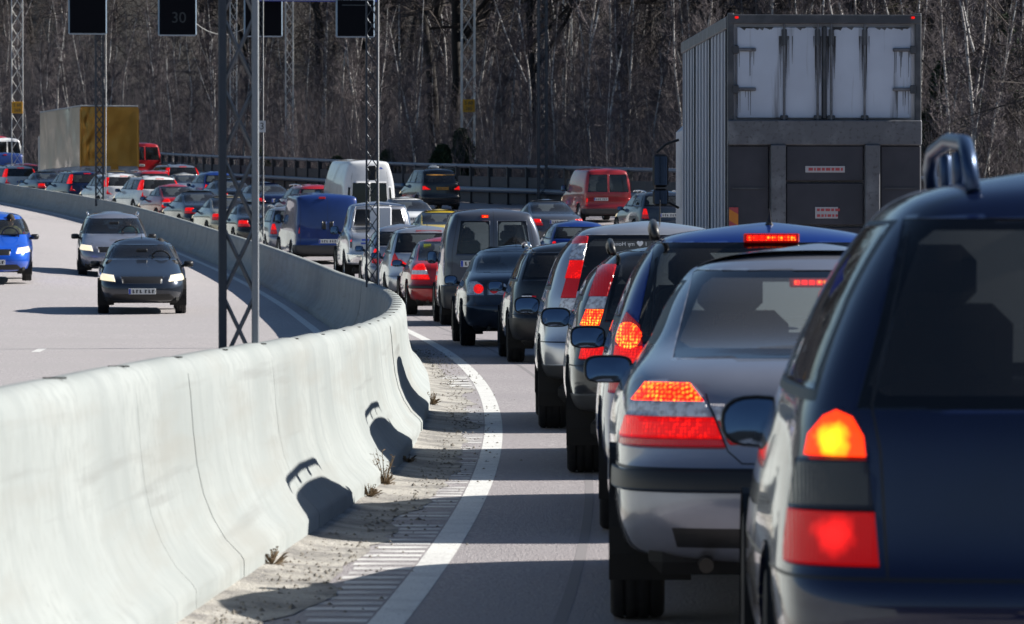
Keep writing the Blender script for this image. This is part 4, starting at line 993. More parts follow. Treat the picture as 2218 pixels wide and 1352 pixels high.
put('pillar_lamp_estate', 'estate_car', 184, 220, 'dark blue estate with pillar lamps below the gold truck', 'car', navy, Q)
put('plain_saloon', 'saloon_car', 114, 231, 'dark slate saloon below the left end of the gold truck', 'car', slate, Q)
put('pillar_lamp_estate', 'estate_car', 40, 243, 'white estate at the left edge of the picture behind the yellow-plated mast', 'car', whitep, Q)
# second lane
b1 = put('small_hatch', 'hatchback_car', 1262, 112, 'blue hatchback behind the silver crossover roof, right of the grey van', 'car', blue, Q2)
put('plain_saloon', 'saloon_car', 1208, 139, 'pale grey car roof just left of the blue hatchback below the red van', 'car', grey, Q2)
y1 = put('plain_saloon', 'saloon_car', 972, 131, 'yellow saloon taxi behind the grey van', 'taxi', yellowp, Q2)
put('plain_saloon', 'saloon_car', 898, 147, 'white saloon between the pickup cab and the yellow taxi', 'car', whitep, Q2)
put('small_estate', 'estate_car', 690, 168, 'red-roofed car behind the blue panel van', 'car', redp, Q2)
put('plain_saloon', 'saloon_car', 596, 180, 'dark blue saloon with a dark window left of the red-roofed car', 'car', navy, Q2)
put('plain_saloon', 'saloon_car', 515, 193, 'dark saloon with a bright rear window behind the lattice mast', 'car', blackp, Q2)
put('small_hatch', 'hatchback_car', 472, 206, 'bright blue tall car left of the lattice mast', 'car', blue, Q2, scale=(1, 1, 1.2))
put('plain_saloon', 'saloon_car', 418, 213, 'white saloon just left of the bright blue car', 'car', whitep, Q2)
put('small_estate', 'estate_car', 333, 221, 'red estate behind the two white estates', 'car', redp, Q2)
tx = put('plain_saloon', 'saloon_car', 268, 229, 'cream-roofed taxi in front of the gold truck', 'taxi', beige, Q2)
put('pillar_lamp_estate', 'estate_car', 392, 233, 'silver estate with a bright roof standing right of the red van', 'car', lsilver, Q3)
put('window_van', 'minibus', 306, 254, 'red van sticking out behind the right edge of the gold truck', 'van', redp, Q3, z=.5)
# outer lane
sv = car('high_roof_van', 'tall_van', -4.95, 161, 'white high-roof van with a dark rear window above the pickup', 'van', whitep, Q3, rz=R(12.5))
mp = car('taxi_mpv', 'taxi', -2.9, 193, 'black taxi with a white roof sign and orange number plate', 'taxi', blackp, Q3, rz=R(15))
t4 = car('window_van', 'minibus', 3.5, 167, 'dark red van with twin rear windows left of the large truck', 'van', wine, Q3, rz=R(12))
put('small_estate', 'estate_car', 1445, 143, 'small dark car under the mirror of the large truck', 'car', slate, Q3)
# far left edge
put('panel_van', 'panel_van', 10, 268, 'blue box van at the left edge behind the white estate', 'van', vanblue, Q2)
put('plain_estate', 'estate_car', 56, 262, 'dark red estate between the blue box van and the gold truck', 'car', wine, Q2)
put('window_van', 'minibus', 8, 283, 'white van with red lower side at the far left edge', 'van', whitep, Q3, z=.8)
put('plain_estate', 'estate_car', -10, 292, 'red car highest up at the far left edge', 'car', redp, Q3, z=1.4)
# oncoming
ONC = 'cars driving towards the camera'
def onc(arch, nm, x, front_d, label, col, **k):
    L_ = {'plain_saloon': 4.5, 'small_hatch': 4.1, 'small_estate': 4.35}[arch]; h = HEAD(front_d) + math.pi + k.pop('rz', 0)
    X, D = x + math.sin(h) * L_, front_d - math.cos(h) * L_ 
    return car(arch, nm, X, D, label, 'car', col, ONC, rz=h, **k)
o1 = onc('plain_saloon', 'saloon_car', -7.05, 88, 'dark blue-grey saloon with lit headlamps driving nearest towards the camera', slate)
o2 = onc('small_estate', 'estate_car', -9.2, 107, 'silver-grey car driving right behind the dark oncoming saloon', silver)
o3 = onc('small_hatch', 'hatchback_car', -11.35, 101, 'bright blue oncoming car cut by the left edge', brightblue, z=.05)
# people
driver(c2, 'driver of the silver saloon seen as a dark head and shoulders through its rear window', PM, y=2.22, z=.47, s=.94)
driver(c3, 'driver of the blue estate dimly seen behind its rear window', PM2, y=2.2, z=.58)
driver(c7, 'driver of the round-lamp saloon', PM, y=2.2, z=.50)
driver(c8, 'driver of the dark grey van seen through the left rear window', PM, y=2.0, z=.78)
driver(c9, 'driver of the red saloon with the yellow note', PM3, y=2.2, z=.50)
driver(y1, 'driver of the yellow taxi', PM2, y=2.2, z=.50)
driver(c10, 'driver of the pale silver tall hatchback', PM, y=2.2, z=.62)
driver(o1, 'driver of the nearest oncoming saloon', PM, y=2.25, z=.50)
driver(o2, 'driver of the silver-grey oncoming car', PM2, y=2.25, z=.52)
driver(o3, 'driver of the bright blue oncoming car', PM3, y=2.25, z=.52)

# ---------------------------------------------------------------- large box truck
bodyw = mat('truck_side_panel', (.44, .46, .52), .5, .3, var=[(1.2, (.44, .45, .49), .45, .7)], streak=[((3, 3, .4), (.30, .30, .31), .58, .8)])
dirtw = mat('truck_door_white', (.50, .56, .66), .5, var=[(1.3, (.42, .47, .56), .4, .7)], streak=[((9, 9, .5), (.12, .12, .13), .60, .78)])
frame = mat('truck_frame', (.05, .055, .065), .45, .3, var=[(4, (.09, .095, .105), .5, .7)]); tframe = mat('truck_rear_bar', (.12, .125, .14), .5, .4, var=[(3, (.19, .20, .22), .5, .7), (20, (.08, .08, .09), .55, .7)])
tplat = mat('tail_lift', (.035, .038, .05), .55, .3, var=[(2, (.055, .055, .07), .4, .7)]); labw = mat('sticker_white2', (.42, .42, .44), .5); labr = mat('sticker_red', (.42, .06, .07), .5)
grime = mat('grime', (.085, .09, .10), .8)
tr = empty('box_truck', (4.1, 60.7, 0), R(2.2)); tag(tr, 'tall box truck with dirty white rear doors and a folded dark tail lift', 'truck', Q3)
g = G(); g.box((0, 4.0, 2.78), (2.50, 7.9, 3.30), bodyw); g.build('box_body', tr)
g = G()
for i in range(15):
    y = .35 + i * .53
    for sx in (-1, 1): g.box((sx * 1.262, y, 2.76), (.022, .035 if i % 3 else .05, 3.2), bodyw if i % 5 else frame, .006)
for sx in (-1, 1): g.box((sx * 1.26, 4, 4.38), (.06, 7.9, .16), tframe, .01); g.box((sx * 1.26, 4, 1.16), (.06, 7.9, .14), tframe, .01)
g.build('side_rib', tr); 
g = G()
g.box((-1.235, -.03, 2.85), (.08, .10, 3.3), frame, .01); g.box((1.235, -.03, 2.85), (.08, .10, 3.3), frame, .01); g.box((0, -.03, 4.42), (2.55, .12, .12), frame, .01)
g.build('rear_frame', tr)
for sx in (-1, 1):
    g = G(); g.box((sx * .59, -.005, 3.72), (1.12, .05, 1.20), dirtw, .012); d_o = g.build('rear_door', tr)
    g = G()
    for x in (.09, .53):
        g.tube([(sx * x, -.06, 3.10), (sx * x, -.06, 4.40)], .016, tframe, 8)
        g.box((sx * x, -.05, 4.18), (.07, .05, .22), frame, .01); g.box((sx * x, -.045, 3.13), (.10, .05, .06), frame, .01)
    g.build('lock_rod', d_o)
    for z in (4.02, 3.50):
        g = G(); g.box((sx * 1.06, -.05, z), (.32, .03, .045), tframe, .01); g.box((sx * 1.18, -.06, z), (.10, .04, .11), frame, .01); g.build('hinge', d_o)
    g = G(); rr = random.Random(5 + sx)
    for x in (.09, .53):     # dirt streaks that ran down from the fittings
        for k in range(30):
            xx = sx * x + rr.gauss(0, .032); L_ = rr.uniform(.08, .75) ** 1.2; g.face([(xx - .006, -.0335, 4.2), (xx + .006, -.0335, 4.2), (xx + .001, -.0335, 4.2 - L_), (xx - .001, -.0335, 4.2 - L_)], grime)
    for z in (4.02, 3.50):
        for k in range(8):
            xx = sx * (1.06 + rr.uniform(-.14, .10)); L_ = rr.uniform(.08, .38); g.face([(xx - .005, -.0335, z), (xx + .005, -.0335, z), (xx + .002, -.0335, z - L_), (xx - .002, -.0335, z - L_)], grime)
    for k in range(16):
        xx = sx * rr.uniform(.05, 1.1); g.face([(xx - .05, -.0336, 4.32), (xx + .05, -.0336, 4.32), (xx + .02, -.0336, 4.30 - rr.uniform(0, .03)), (xx - .02, -.0336, 4.30)], grime)
    q_ = g.build('dirt_streak', d_o); q_['kind'] = 'stuff'
g = G(); g.box((0, -.02, 3.72), (.05, .09, 1.22), frame, .01); g.build('door_seal', tr)
g = G(); g.box((0, -.09, 2.93), (2.55, .14, .33), tframe, .015); g.build('lift_bar', tr)
for sx in (-1, 1):
    g = G(); g.box((sx * .62, -.16, 1.9), (.20, .10, 1.75), tframe, .015); g.build('lift_arm', tr)
for z0, z1 in ((2.30, 2.76), (1.72, 2.27), (1.1, 1.69)):
    g = G(); g.box((0, -.10, (z0 + z1) / 2), (1.02, .06, z1 - z0), tplat, .012); g.build('lift_panel', tr)
for sx in (-1, 1):
    g = G(); g.box((sx * 1.0, -.08, 1.9), (.53, .05, 1.72), tplat, .012); g.box((sx * 1.0, -.115, 2.2), (.42, .02, .02), frame); q_ = g.build('lift_side_panel', tr)
    g = G(); g.box((sx * 1.20, -.12, 1.80), (.12, .02, .30), mat('marker_orange', (.60, .20, .02), .4)); g.face([(sx * 1.26, -.132, 1.95), (sx * 1.14, -.132, 1.95), (sx * 1.14, -.132, 1.86), (sx * 1.26, -.132, 1.93)], labr); g.face([(sx * 1.26, -.132, 1.65), (sx * 1.26, -.132, 1.78), (sx * 1.14, -.132, 1.71), (sx * 1.14, -.132, 1.65)], labr); g.build('marker_board', tr)
def label_plate(par, x, z, w_, h_, rows):
    g = G(); g.box((x, -.14, z), (w_, .012, h_), labw, .002); rr = random.Random(int(w_ * 100))
    for r_ in range(rows):
        zz = z + h_ * ((r_ + .5) / rows - .5); xx = x - w_ * .42
        while xx < x + w_ * .40:
            l_ = rr.uniform(.02, .06); g.box((xx + l_ / 2, -.1475, zz), (l_, .003, h_ / rows * .45), labr); xx += l_ + .015
    g.build('warning_label', par)
label_plate(tr, .0, 2.45, .52, .085, 1); label_plate(tr, .02, 1.88, .30, .15, 2)
for sx in (-1, 1):
    g = G(); g.box((sx * 1.16, -.095, 4.44), (.045, .03, .03), litred, .005); g.build('marker_lamp', tr)
g = G(); g.box((0, 4, .95), (.9, 7.6, .28), under); g.box((0, .05, .65), (2.3, .12, .14), frame, .01); g.build('chassis', tr)
for sx in (-1, 1):
    for y in (1.6, 2.9, 7.2):
        tm, rm = wheel_meshes(.30, .50); c_ = obj('wheel', tm, tr, (sx * 1.08, y, .50)); obj('rim', rm, c_)
    g = G(); g.box((sx * 1.0, 9.2, 1.9), (.5, 2.0, 2.4), bodyw, .06); 
g = G(); g.box((0, 9.2, 1.95), (2.4, 2.1, 2.7), bodyw, .12); g.build('cab', tr)
for sx in (-1, 1):
    g = G(); g.tube([(sx * 1.22, 9.3, 3.05), (sx * 1.42, 9.25, 2.98), (sx * 1.56, 9.25, 2.85)], .02, black, 8); g.tube([(sx * 1.22, 9.3, 2.02), (sx * 1.38, 9.25, 2.10)], .02, black, 8)
    g.box((sx * 1.50, 9.22, 2.58), (.24, .10, .50), black, .05); g.box((sx * 1.50, 9.22, 2.18), (.24, .10, .26), black, .05); m_ = g.build('cab_mirror', tr)
    g = G(); g.box((sx * 1.50, 9.166, 2.58), (.19, .006, .43), mirglass, .0); g.box((sx * 1.50, 9.166, 2.18), (.19, .006, .20), mirglass, .0); g.build('mirror_glass', m_)

# ---------------------------------------------------------------- curtain-sided truck
gold = mat('gold_curtain', (.50, .25, .05), .28, .8, .2, var=[(.5, (.42, .20, .04), .4, .7)]); goldside = mat('pale_gold_curtain', (.74, .66, .54), .30, .7, .3, var=[(.5, (.56, .50, .40), .4, .7)])
tboard = mat('drop_board', (.42, .43, .47), .55, var=[(1.5, (.34, .35, .38), .4, .7)])
tg = empty('curtain_truck', (-20.75, 238, GZ(-20.75, 238) - .05), R(15.5)); tag(tg, 'long truck with shiny gold curtains and white drop boards', 'truck', Q3)
Hh = 4.85; z0 = 1.75; hw = 1.50
def sheet(name, p0, p1, z0_, z1_, m, amp, nn, par, seed=0, n=26, nz=8, th=.03):
    p0, p1 = Vector(p0), Vector(p1); t = (p1 - p0); nrm = Vector((t.y, -t.x, 0)).normalized(); v = []; f = []
    for j in range(nz + 1):
        for i in range(n + 1):
            u = i / n; zz = z0_ + (z1_ - z0_) * j / nz; a_ = amp * (noise.noise(Vector((u * nn, zz * .5, seed))) + .5 * noise.noise(Vector((u * nn * 3, zz * 1.2, seed + 4))))
            a_ *= min(1, 6 * u, 6 * (1 - u)) ** .5
            if n == 40: a_ += .10 * noise.noise(Vector((u * 16, zz * 1.8, 1))) * sm(u, .32, .06) * min(1, 12 * u)
            v.append(Vector((p0.x, p0.y, 0)) + Vector((t.x, t.y, 0)) * u + nrm * a_ + Vector((0, 0, zz)))
    for j in range(nz):
        for i in range(n): a_ = j * (n + 1) + i; f.append((a_, a_ + 1, a_ + n + 2, a_ + n + 1))
    return obj(name, mesh_from(name, v, f, [m], smooth=True), par)
g = G(); g.box((0, 6.2, (z0 + Hh) / 2), (hw * 2 - .12, 12.3, Hh - z0 - .05), frame); g.box((0, 6.2, Hh), (hw * 2, 12.4, .07), mat('truck_roof_pale', (.5, .5, .5), .5), .01); g.build('box_frame', tg)
sheet('rear_curtain', (-hw, -.06), (hw, -.06), z0, Hh - .05, gold, .03, 2, tg, 2, 40, 20); sheet('side_curtain', (-hw - .01, 12.3), (-hw - .01, 0), z0, Hh - .05, goldside, .10, 7, tg, 7, 60); sheet('side_curtain', (hw + .01, 0), (hw + .01, 12.3), z0, Hh - .05, goldside, .10, 7, tg, 9, 60)
for sx in (-1, 1):
    g = G(); g.box((sx * hw, -.03, 3.2), (.09, .12, 3.0), gold, .02); g.build('corner_post', tg)
for i in range(6):
    g = G(); g.box((-hw, 1.05 + i * 2.04, 1.45), (.05, 2.0, .58), tboard, .01); g.build('drop_board', tg)
g = G(); g.box((0, -.03, 1.45), (hw * 2, .06, .58), tboard, .01); g.build('tail_board', tg)
g = G(); g.box((.25, -.12, 1.72), (.40, .03, .30), gold, .02); g.build('curtain_flap', tg)
g = G(); g.box((-1.0, -.075, 1.32), (.90, .02, .24), labr, .0); g.box((-1.0, -.09, 1.32), (.78, .012, .14), mat('marker_orange', (.60, .20, .02), .4)); g.build('marker_board', tg)
g = G(); n = 16; g.face([(-1.12 + .20 * math.cos(t * math.tau / n), -.066, 1.60 + .085 * math.sin(t * math.tau / n)) for t in range(n)], labw); ov = g.build('name_oval', tg)
def text(s_, size, loc, m, par=None, rot=(math.pi / 2, 0, 0), name='lettering', mirror=False):
    cu = bpy.data.curves.new('t', 'FONT'); cu.body = s_; cu.size = size; cu.extrude = .003; cu.align_x = 'CENTER'; cu.align_y = 'CENTER'
    o = bpy.data.objects.new('t', cu); C.objects.link(o); dg = bpy.context.evaluated_depsgraph_get(); me = bpy.data.meshes.new_from_object(o.evaluated_get(dg)); bpy.data.objects.remove(o)
    me.materials.clear(); me.materials.append(m); me.name = name; q = obj(name, me, par, loc); q.rotation_euler = rot; return q
text('FNG', .15, (-1.12, -.07, 1.60), ink, tg)
g = G(); g.box((0, 6, 1.0), (1.2, 12, .25), under); g.box((0, .1, .75), (2.6, .12, .16), labw); g.build('chassis', tg)
for sx in (-1, 1):
    for y in (1.8, 3.1, 4.4, 10.5):
        tm, rm = wheel_meshes(.30, .50); c_ = obj('wheel', tm, tg, (sx * 1.2, y, .50)); obj('rim', rm, c_)
g = G(); g.box((0, 13.6, 2.2), (2.5, 2.0, 3.0), whitep, .12); g.build('cab', tg)

# ---------------------------------------------------------------- masts, gantry, signs
steel = mat('lit_side_steel', (.30, .32, .34), .5, .5, var=[(3, (.22, .24, .26), .4, .7)]); steeld = mat('dark_steel', (.05, .06, .075), .5, .4)
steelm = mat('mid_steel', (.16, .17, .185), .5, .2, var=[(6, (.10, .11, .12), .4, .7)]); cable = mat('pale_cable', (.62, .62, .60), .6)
def lattice(name, base, top, w_, dep, pitch, label, m=steel, rc=.02, rb=.010, angle=0, group=None, cat='mast', cables=True, lean=0):
    """square lattice mast: four chords, crossed braces on each face"""
    o = empty(name, base, angle); tag(o, label, cat, group); H_ = top
    cs = [(-w_/2, -dep/2), (w_/2, -dep/2), (w_/2, dep/2), (-w_/2, dep/2)]; cs = cs if dep > .02 else cs[:2]
    for (x, y) in cs:
        g = G(); g.box((x, y, H_ / 2), (rc * (2.3 if m is steelm and x < 0 else 2), rc * 2, H_), (steel if x > 0 else steeld) if m is steelm else m, rc * .3); g.build('chord', o)  # near mast: sun put into the colour, pale right chords, dark left ones
    g = G(); n = int(H_ / pitch); sides = [(0, 1), (1, 2), (2, 3), (3, 0)] if len(cs) == 4 else [(0, 1)]
    for (a_, b_) in sides:
        A, B_ = cs[a_], cs[b_]
        for i in range(n):
            z0_, z1_ = i * pitch + .05 , (i + 1) * pitch + .05 
            g.tube([(A[0], A[1], z0_), (B_[0], B_[1], z1_)], rb, m, 4, False); g.tube([(B_[0], B_[1], z0_), (A[0], A[1], z1_)], rb * .92, m, 4, False)
    br = g.build('bracing', o); br['kind'] = 'stuff'
    return o
M_ = 'lattice masts standing on the barrier'
def on_barrier(d, dz=-.06): return P(d, BOFF, .95 + dz)
b_ = P(23.2, BOFF, .90); lm = lattice('lattice_mast', (-1.378, 23.3, .80), 2.7, .165, .10, .352, 'nearest blurred lattice mast standing on the barrier, right edge coloured pale as sunlit', steelm, .018, .0105, R(4), M_)
g = G(); g.box((.0775, -.05, -.02), (.034, .03, .26), steel, .004); g.tube([(.0775, -.06, -.12), (.0775, -.08, -.12)], .014, black, 8); g.build('clamp', lm)
def mast_at(px, D, w_px, label, top=8, m=steeld, cab=True, box=None, pitch=None, z=None, rc=None, group=M_):
    X = (px - 1109) * D / 10000; w_ = w_px * D / 10000
    z = GZ(X, D) + .85 if z is None else z
    o = lattice('lattice_mast', (X, D, z), top, w_, w_ * .9, pitch or w_ * 1.5, label, m, rc or w_ * .075, w_ * .035, HEAD(D), group)
    if cab:
        g = G(); g.tube([(w_ / 2 + w_ * .08, -w_ / 2, -.1), (w_ / 2 + w_ * .05, -w_ / 2, top / 2), (w_ / 2 + w_ * .09, -w_ / 2, top)], w_ * .06, cable, 6); g.build('cable', o)
    if box:
        g = G(); g.box((0, 0, box), (w_ * .8, w_ * .8, w_ * 1.3), black, .02); g.build('junction_box', o)
    return o
mast_at(806, 65.5, 24, 'dark lattice mast with a small box where the barrier bends away', 5.2, box=1.62, z=.86)
m3 = mast_at(563, 128, 13, 'thin lattice mast carrying the number plate 63', 10, pitch=.26)
g = G(); g.box((-.02, -.16, 3.05), (.34, .02, .32), mat('sign_grey', (.42, .45, .48), .5), .0); sg_ = g.build('number_sign', m3)
text('63', .27, (-.02, -.175, 3.05), ink, sg_)
YS = mat('sign_yellow', (.75, .36, .02), .5)
# overhead gantry across the carriageway at 190 m
gl = empty('sign_gantry', P(191, BOFF, .6), HEAD(191)); tag(gl, 'overhead gantry with dark lattice legs carrying the lane signals', 'gantry')
Rg = HEAD(191); zt = 13.3 - gl.location.z
def leg(x, w_, H_, nm='leg'):
    g = G()
    for sx in (-1, 1):
        for sy in (-1, 1): g.box((x + sx * w_ / 2, sy * w_ / 2, H_ / 2), (.05, .05, H_), steeld)
    n = int(H_ / .42)
    for i in range(n):
        for sy in (-1, 1):
            g.tube([(x - w_ / 2, sy * w_ / 2, i * .42), (x + w_ / 2, sy * w_ / 2, (i + 1) * .42)], .012, steeld, 4, False); g.tube([(x + w_ / 2, sy * w_ / 2, i * .42), (x - w_ / 2, sy * w_ / 2, (i + 1) * .42)], .012, steeld, 4, False)
    return g.build(nm, gl)
leg(0, .30, zt); leg(18.6, .34, zt)
g = G(); g.tube([(.24, -.2, 0), (.26, -.2, zt / 2), (.24, -.2, zt)], .022, cable, 6); g.build('cable', gl)
g = G()
for zz in (zt - .9, zt):
    for sy in (-.3, .3): g.box((6.5, sy, zz), (26, .08, .08), steeld)
for i in range(40):
    x = -6.2 + i * .65; g.tube([(x, -.3, zt - .9), (x + .65, -.3, zt)], .02, steeld, 4, False)
g.build('beam', gl)
screen = mat('signal_screen', (.004, .005, .008), .7, 0, 0, spec=.1); rim_ = mat('signal_rim', (.22, .30, .40), .4, .4); bsign = mat('sign_blue', (.01, .035, .33), .4)
for i, (px, yb) in enumerate(((187, 73), (385, 78), (573, 82), (773, 85))):
    D = 188; s_ = 1e4 / D; X = (px - 1109) / s_; zb = 1.45 + (532 - yb) / s_; w_ = 1.56
    o = empty('lane_signal', (X, D - .3 + (X + 12) * -.2, zb), HEAD(191) * .8)
    tag(o, ['dark lane signal box leftmost of four on the gantry', 'dark lane signal box showing a faint 30, second from the left', 'dark lane signal box behind the nearest lattice mast', 'dark lane signal box rightmost, under the blue sign board'][i], 'lane signal', 'lane signal boxes hanging from the gantry')
    g = G(); g.box((0, .15, .78), (w_, .3, 1.56), rim_, .05); g.build('housing', o)
    g = G(); g.box((0, -.012, .78), (w_ - .09, .03, 1.47), screen, .01); sc_ = g.build('screen', o)
    if i == 1: text('30', .62, (.05, -.03, .72), mat('faint_digit', (.02, .025, .03), .4), sc_)
    if i == 3: g = G(); g.box((.05, -.03, 1.3), (1.2, .01, .03), mat('faint_bar', (.05, .06, .07), .4)); g.build('faint_bar', sc_)
o = empty('direction_sign', (-7.95, 186.6, 1.45 + 524 / 53.2), HEAD(191) * .8); tag(o, 'blue direction board along the top edge above the lane signals', 'sign'); g = G(); g.box((0, 0, 1.2), (5.0, .12, 2.4), bsign, .02); g.build('board', o); g = G(); g.box((0, -.065, .05), (4.9, .01, .03), labw); g.build('white_border', o)
# masts beyond the parapet
FM = 'pale lattice masts beyond the parapet'
def far_mast(px, D, w_, label, sign=None, zb=None):
    X = (px - 1109) * D / 10000; z = TZ(X, D) if zb is None else zb
    o = lattice('lattice_mast', (X, D, z - .3), 24, w_, w_, w_ * 1.6, label, cable, .030, .010, .1, FM)
    return o
fm1 = far_mast(38, 262, .62, 'pale lattice mast at the left edge with a yellow number board')
fm2 = far_mast(1014, 238, .66, 'pale lattice mast with a yellow number board right of the black taxi')
far_mast(1229, 250, .45, 'pale lattice mast with a white lamp head, right of the yellow board'); far_mast(627, 262, .42, 'pale twin-legged lattice mast behind the blue panel van'); far_mast(506, 285, .40, 'faint lattice mast behind the nearest mast'); far_mast(2070, 235, .55, 'faint lattice mast right of the large truck'); far_mast(1652, 240, .35, 'thin lattice mast rising above the large truck')
for o, t1, t2, zz in ((fm1, 'S 60', '268', None), (fm2, 'S 60', '265', None)):
    D = o.location.y; zc = 1.45 + (532 - (234 if o is fm1 else 230)) / (1e4 / D) - o.location.z
    g = G(); g.box((-.0, -.42, zc), (.62, .04, .66), YS, .01); q_ = g.build('number_board', o); text(t1, .25, (0, -.45, zc + .14), ink, q_); text(t2, .25, (0, -.45, zc - .15), ink, q_)
g = G(); lo = empty('lamp_head', ((1240 - 1109) * .025, 249.5, 1.45 + 524 / 40.)); g.box((0, 0, 0), (.42, .5, .28), cable, .06); g.build('housing', lo); g = G(); g.tube([(0, 0, .1), (3.5, 0, .35)], .04, cable, 6); g.build('arm', lo); tag(lo, 'white lamp head on the pale mast at the top edge', 'lamp')
# overhead wires
g = G(); a_, b_ = Vector((-14.5, 195, 12.2)), Vector((-10.6, 195, 11.2)); g.tube([a_.lerp(b_, t / 14) + Vector((0, 0, -1.3 * 4 * (t / 14) * (1 - t / 14))) for t in range(15)], .012, cable, 4)
tag(g.build('slack_wire'), 'thin slack wire drooping in front of the lane signals', 'wire')

# ---------------------------------------------------------------- parapet on the outer side
railm = mat('parapet_rail', (.16, .18, .22), .45, .5); panelm = mat('parapet_panel', (.055, .055, .062), .7, var=[(.8, (.04, .04, .045), .4, .7), (9, (.075, .07, .07), .5, .7)]); postm = mat('parapet_post', (.03, .033, .04), .6)
path = []
RP = [(40, 96), (22, 128), (13, 160), (8.6, 175), (3.3, 189), (-3.1, 210), (-9.9, 238), (-17.3, 267), (-23.6, 294), (-32, 325)]
RT = [None] * 10
def rail_pts(step=2.4):
    pts = [Vector((x, y, 0)) for x, y in RP]; out = []; acc = 0
    fine = []
    for i in range(len(pts) - 1):
        p0, p1, p2, p3 = pts[max(i-1, 0)], pts[i], pts[i+1], pts[min(i+2, len(pts)-1)]
        for t in np.linspace(0, 1, 40, endpoint=False):
            fine.append(.5 * ((2*p1) + (-p0+p2)*t + (2*p0-5*p1+4*p2-p3)*t*t + (-p0+3*p1-3*p2+p3)*t**3))
    out = [fine[0]]
    for q in fine:
        if (q - out[-1]).length >= step: out.append(q)
    return out
rp = rail_pts()
# height of the top rail so that it stands about 1.9 m over the road
def rz_(p): return GZ(p.x, p.y)
pr = empty('parapet', (rp[0].x, rp[0].y, rz_(rp[0]))); tag(pr, 'dark panelled parapet with a pale tubular top rail along the outer lane', 'fence')
o0 = Vector(pr.location)
HT = 1.65
g = G(); g.tube([p - o0 + Vector((0, 0, rz_(p) + HT)) for p in rp], .085, railm, 8); g.build('top_rail', pr, True)
g = G(); g.tube([p - o0 + Vector((0, 0, rz_(p) + .62)) - Vector((.1, .25, 0)) for p in rp], .13, railm, 6); g.build('guard_rail', pr, True)
for i in range(len(rp)):
    p = rp[i]; q = rp[min(i + 1, len(rp) - 1)]; t = (q - p) if i < len(rp) - 1 else rp[i] - rp[i - 1]; an = math.atan2(t.y, t.x)
    g = G(); g.box((0, 0, HT / 2), (.16, .22, HT), postm, .02); po = g.build('post', pr); po.location = p - o0 + Vector((0, 0, rz_(p))); po.rotation_euler = (0, 0, an)
    if i < len(rp) - 1:
        g = G(); L_ = t.length - .18; g.box((0, 0, .62), (L_, .06, 1.16), panelm, .01); pn = g.build('panel', pr); mid = (p + q) / 2; pn.location = mid - o0 + Vector((0, 0, (rz_(p) + rz_(q)) / 2)); pn.rotation_euler = (0, -math.atan2(rz_(q) - rz_(p), t.length), an)

# ---------------------------------------------------------------- the wood
birchbark = mat('birch_bark', (.46, .45, .44), .8, streak=[((6, 6, 14), (.06, .05, .05), .56, .62), ((1, 1, 1.2), (.20, .18, .17), .45, .7)]); twig = mat('birch_twig', (.125, .106, .114), .85, var=[(.4, (.075, .062, .068), .4, .6)]); darkbark = mat('dark_bark', (.014, .012, .012), .9, var=[(.5, (.03, .025, .022), .4, .7)]); browntwig = mat('brown_twig', (.040, .031, .029), .9, var=[(.3, (.060, .047, .040), .45, .7)])
greenleaf = mat('evergreen', (.020, .045, .020), .8, var=[(1.2, (.035, .065, .025), .4, .7)]); olivetwig = mat('olive_twig', (.085, .085, .045), .9, var=[(.3, (.06, .055, .035), .45, .7)])
def seg(V, F, a_, b_, r0, r1, n=3):
    t = (b_ - a_); 
    if t.length < 1e-4: return
    t.normalize(); u = t.orthogonal().normalized(); w_ = t.cross(u); k = len(V)
    for (p, r) in ((a_, r0), (b_, r1)):
        for j in range(n): q = 2 * math.pi * j / n; V.append(p + (u * math.cos(q) + w_ * math.sin(q)) * r)
    for j in range(n): F.append((k + j, k + (j + 1) % n, k + n + (j + 1) % n, k + n + j))
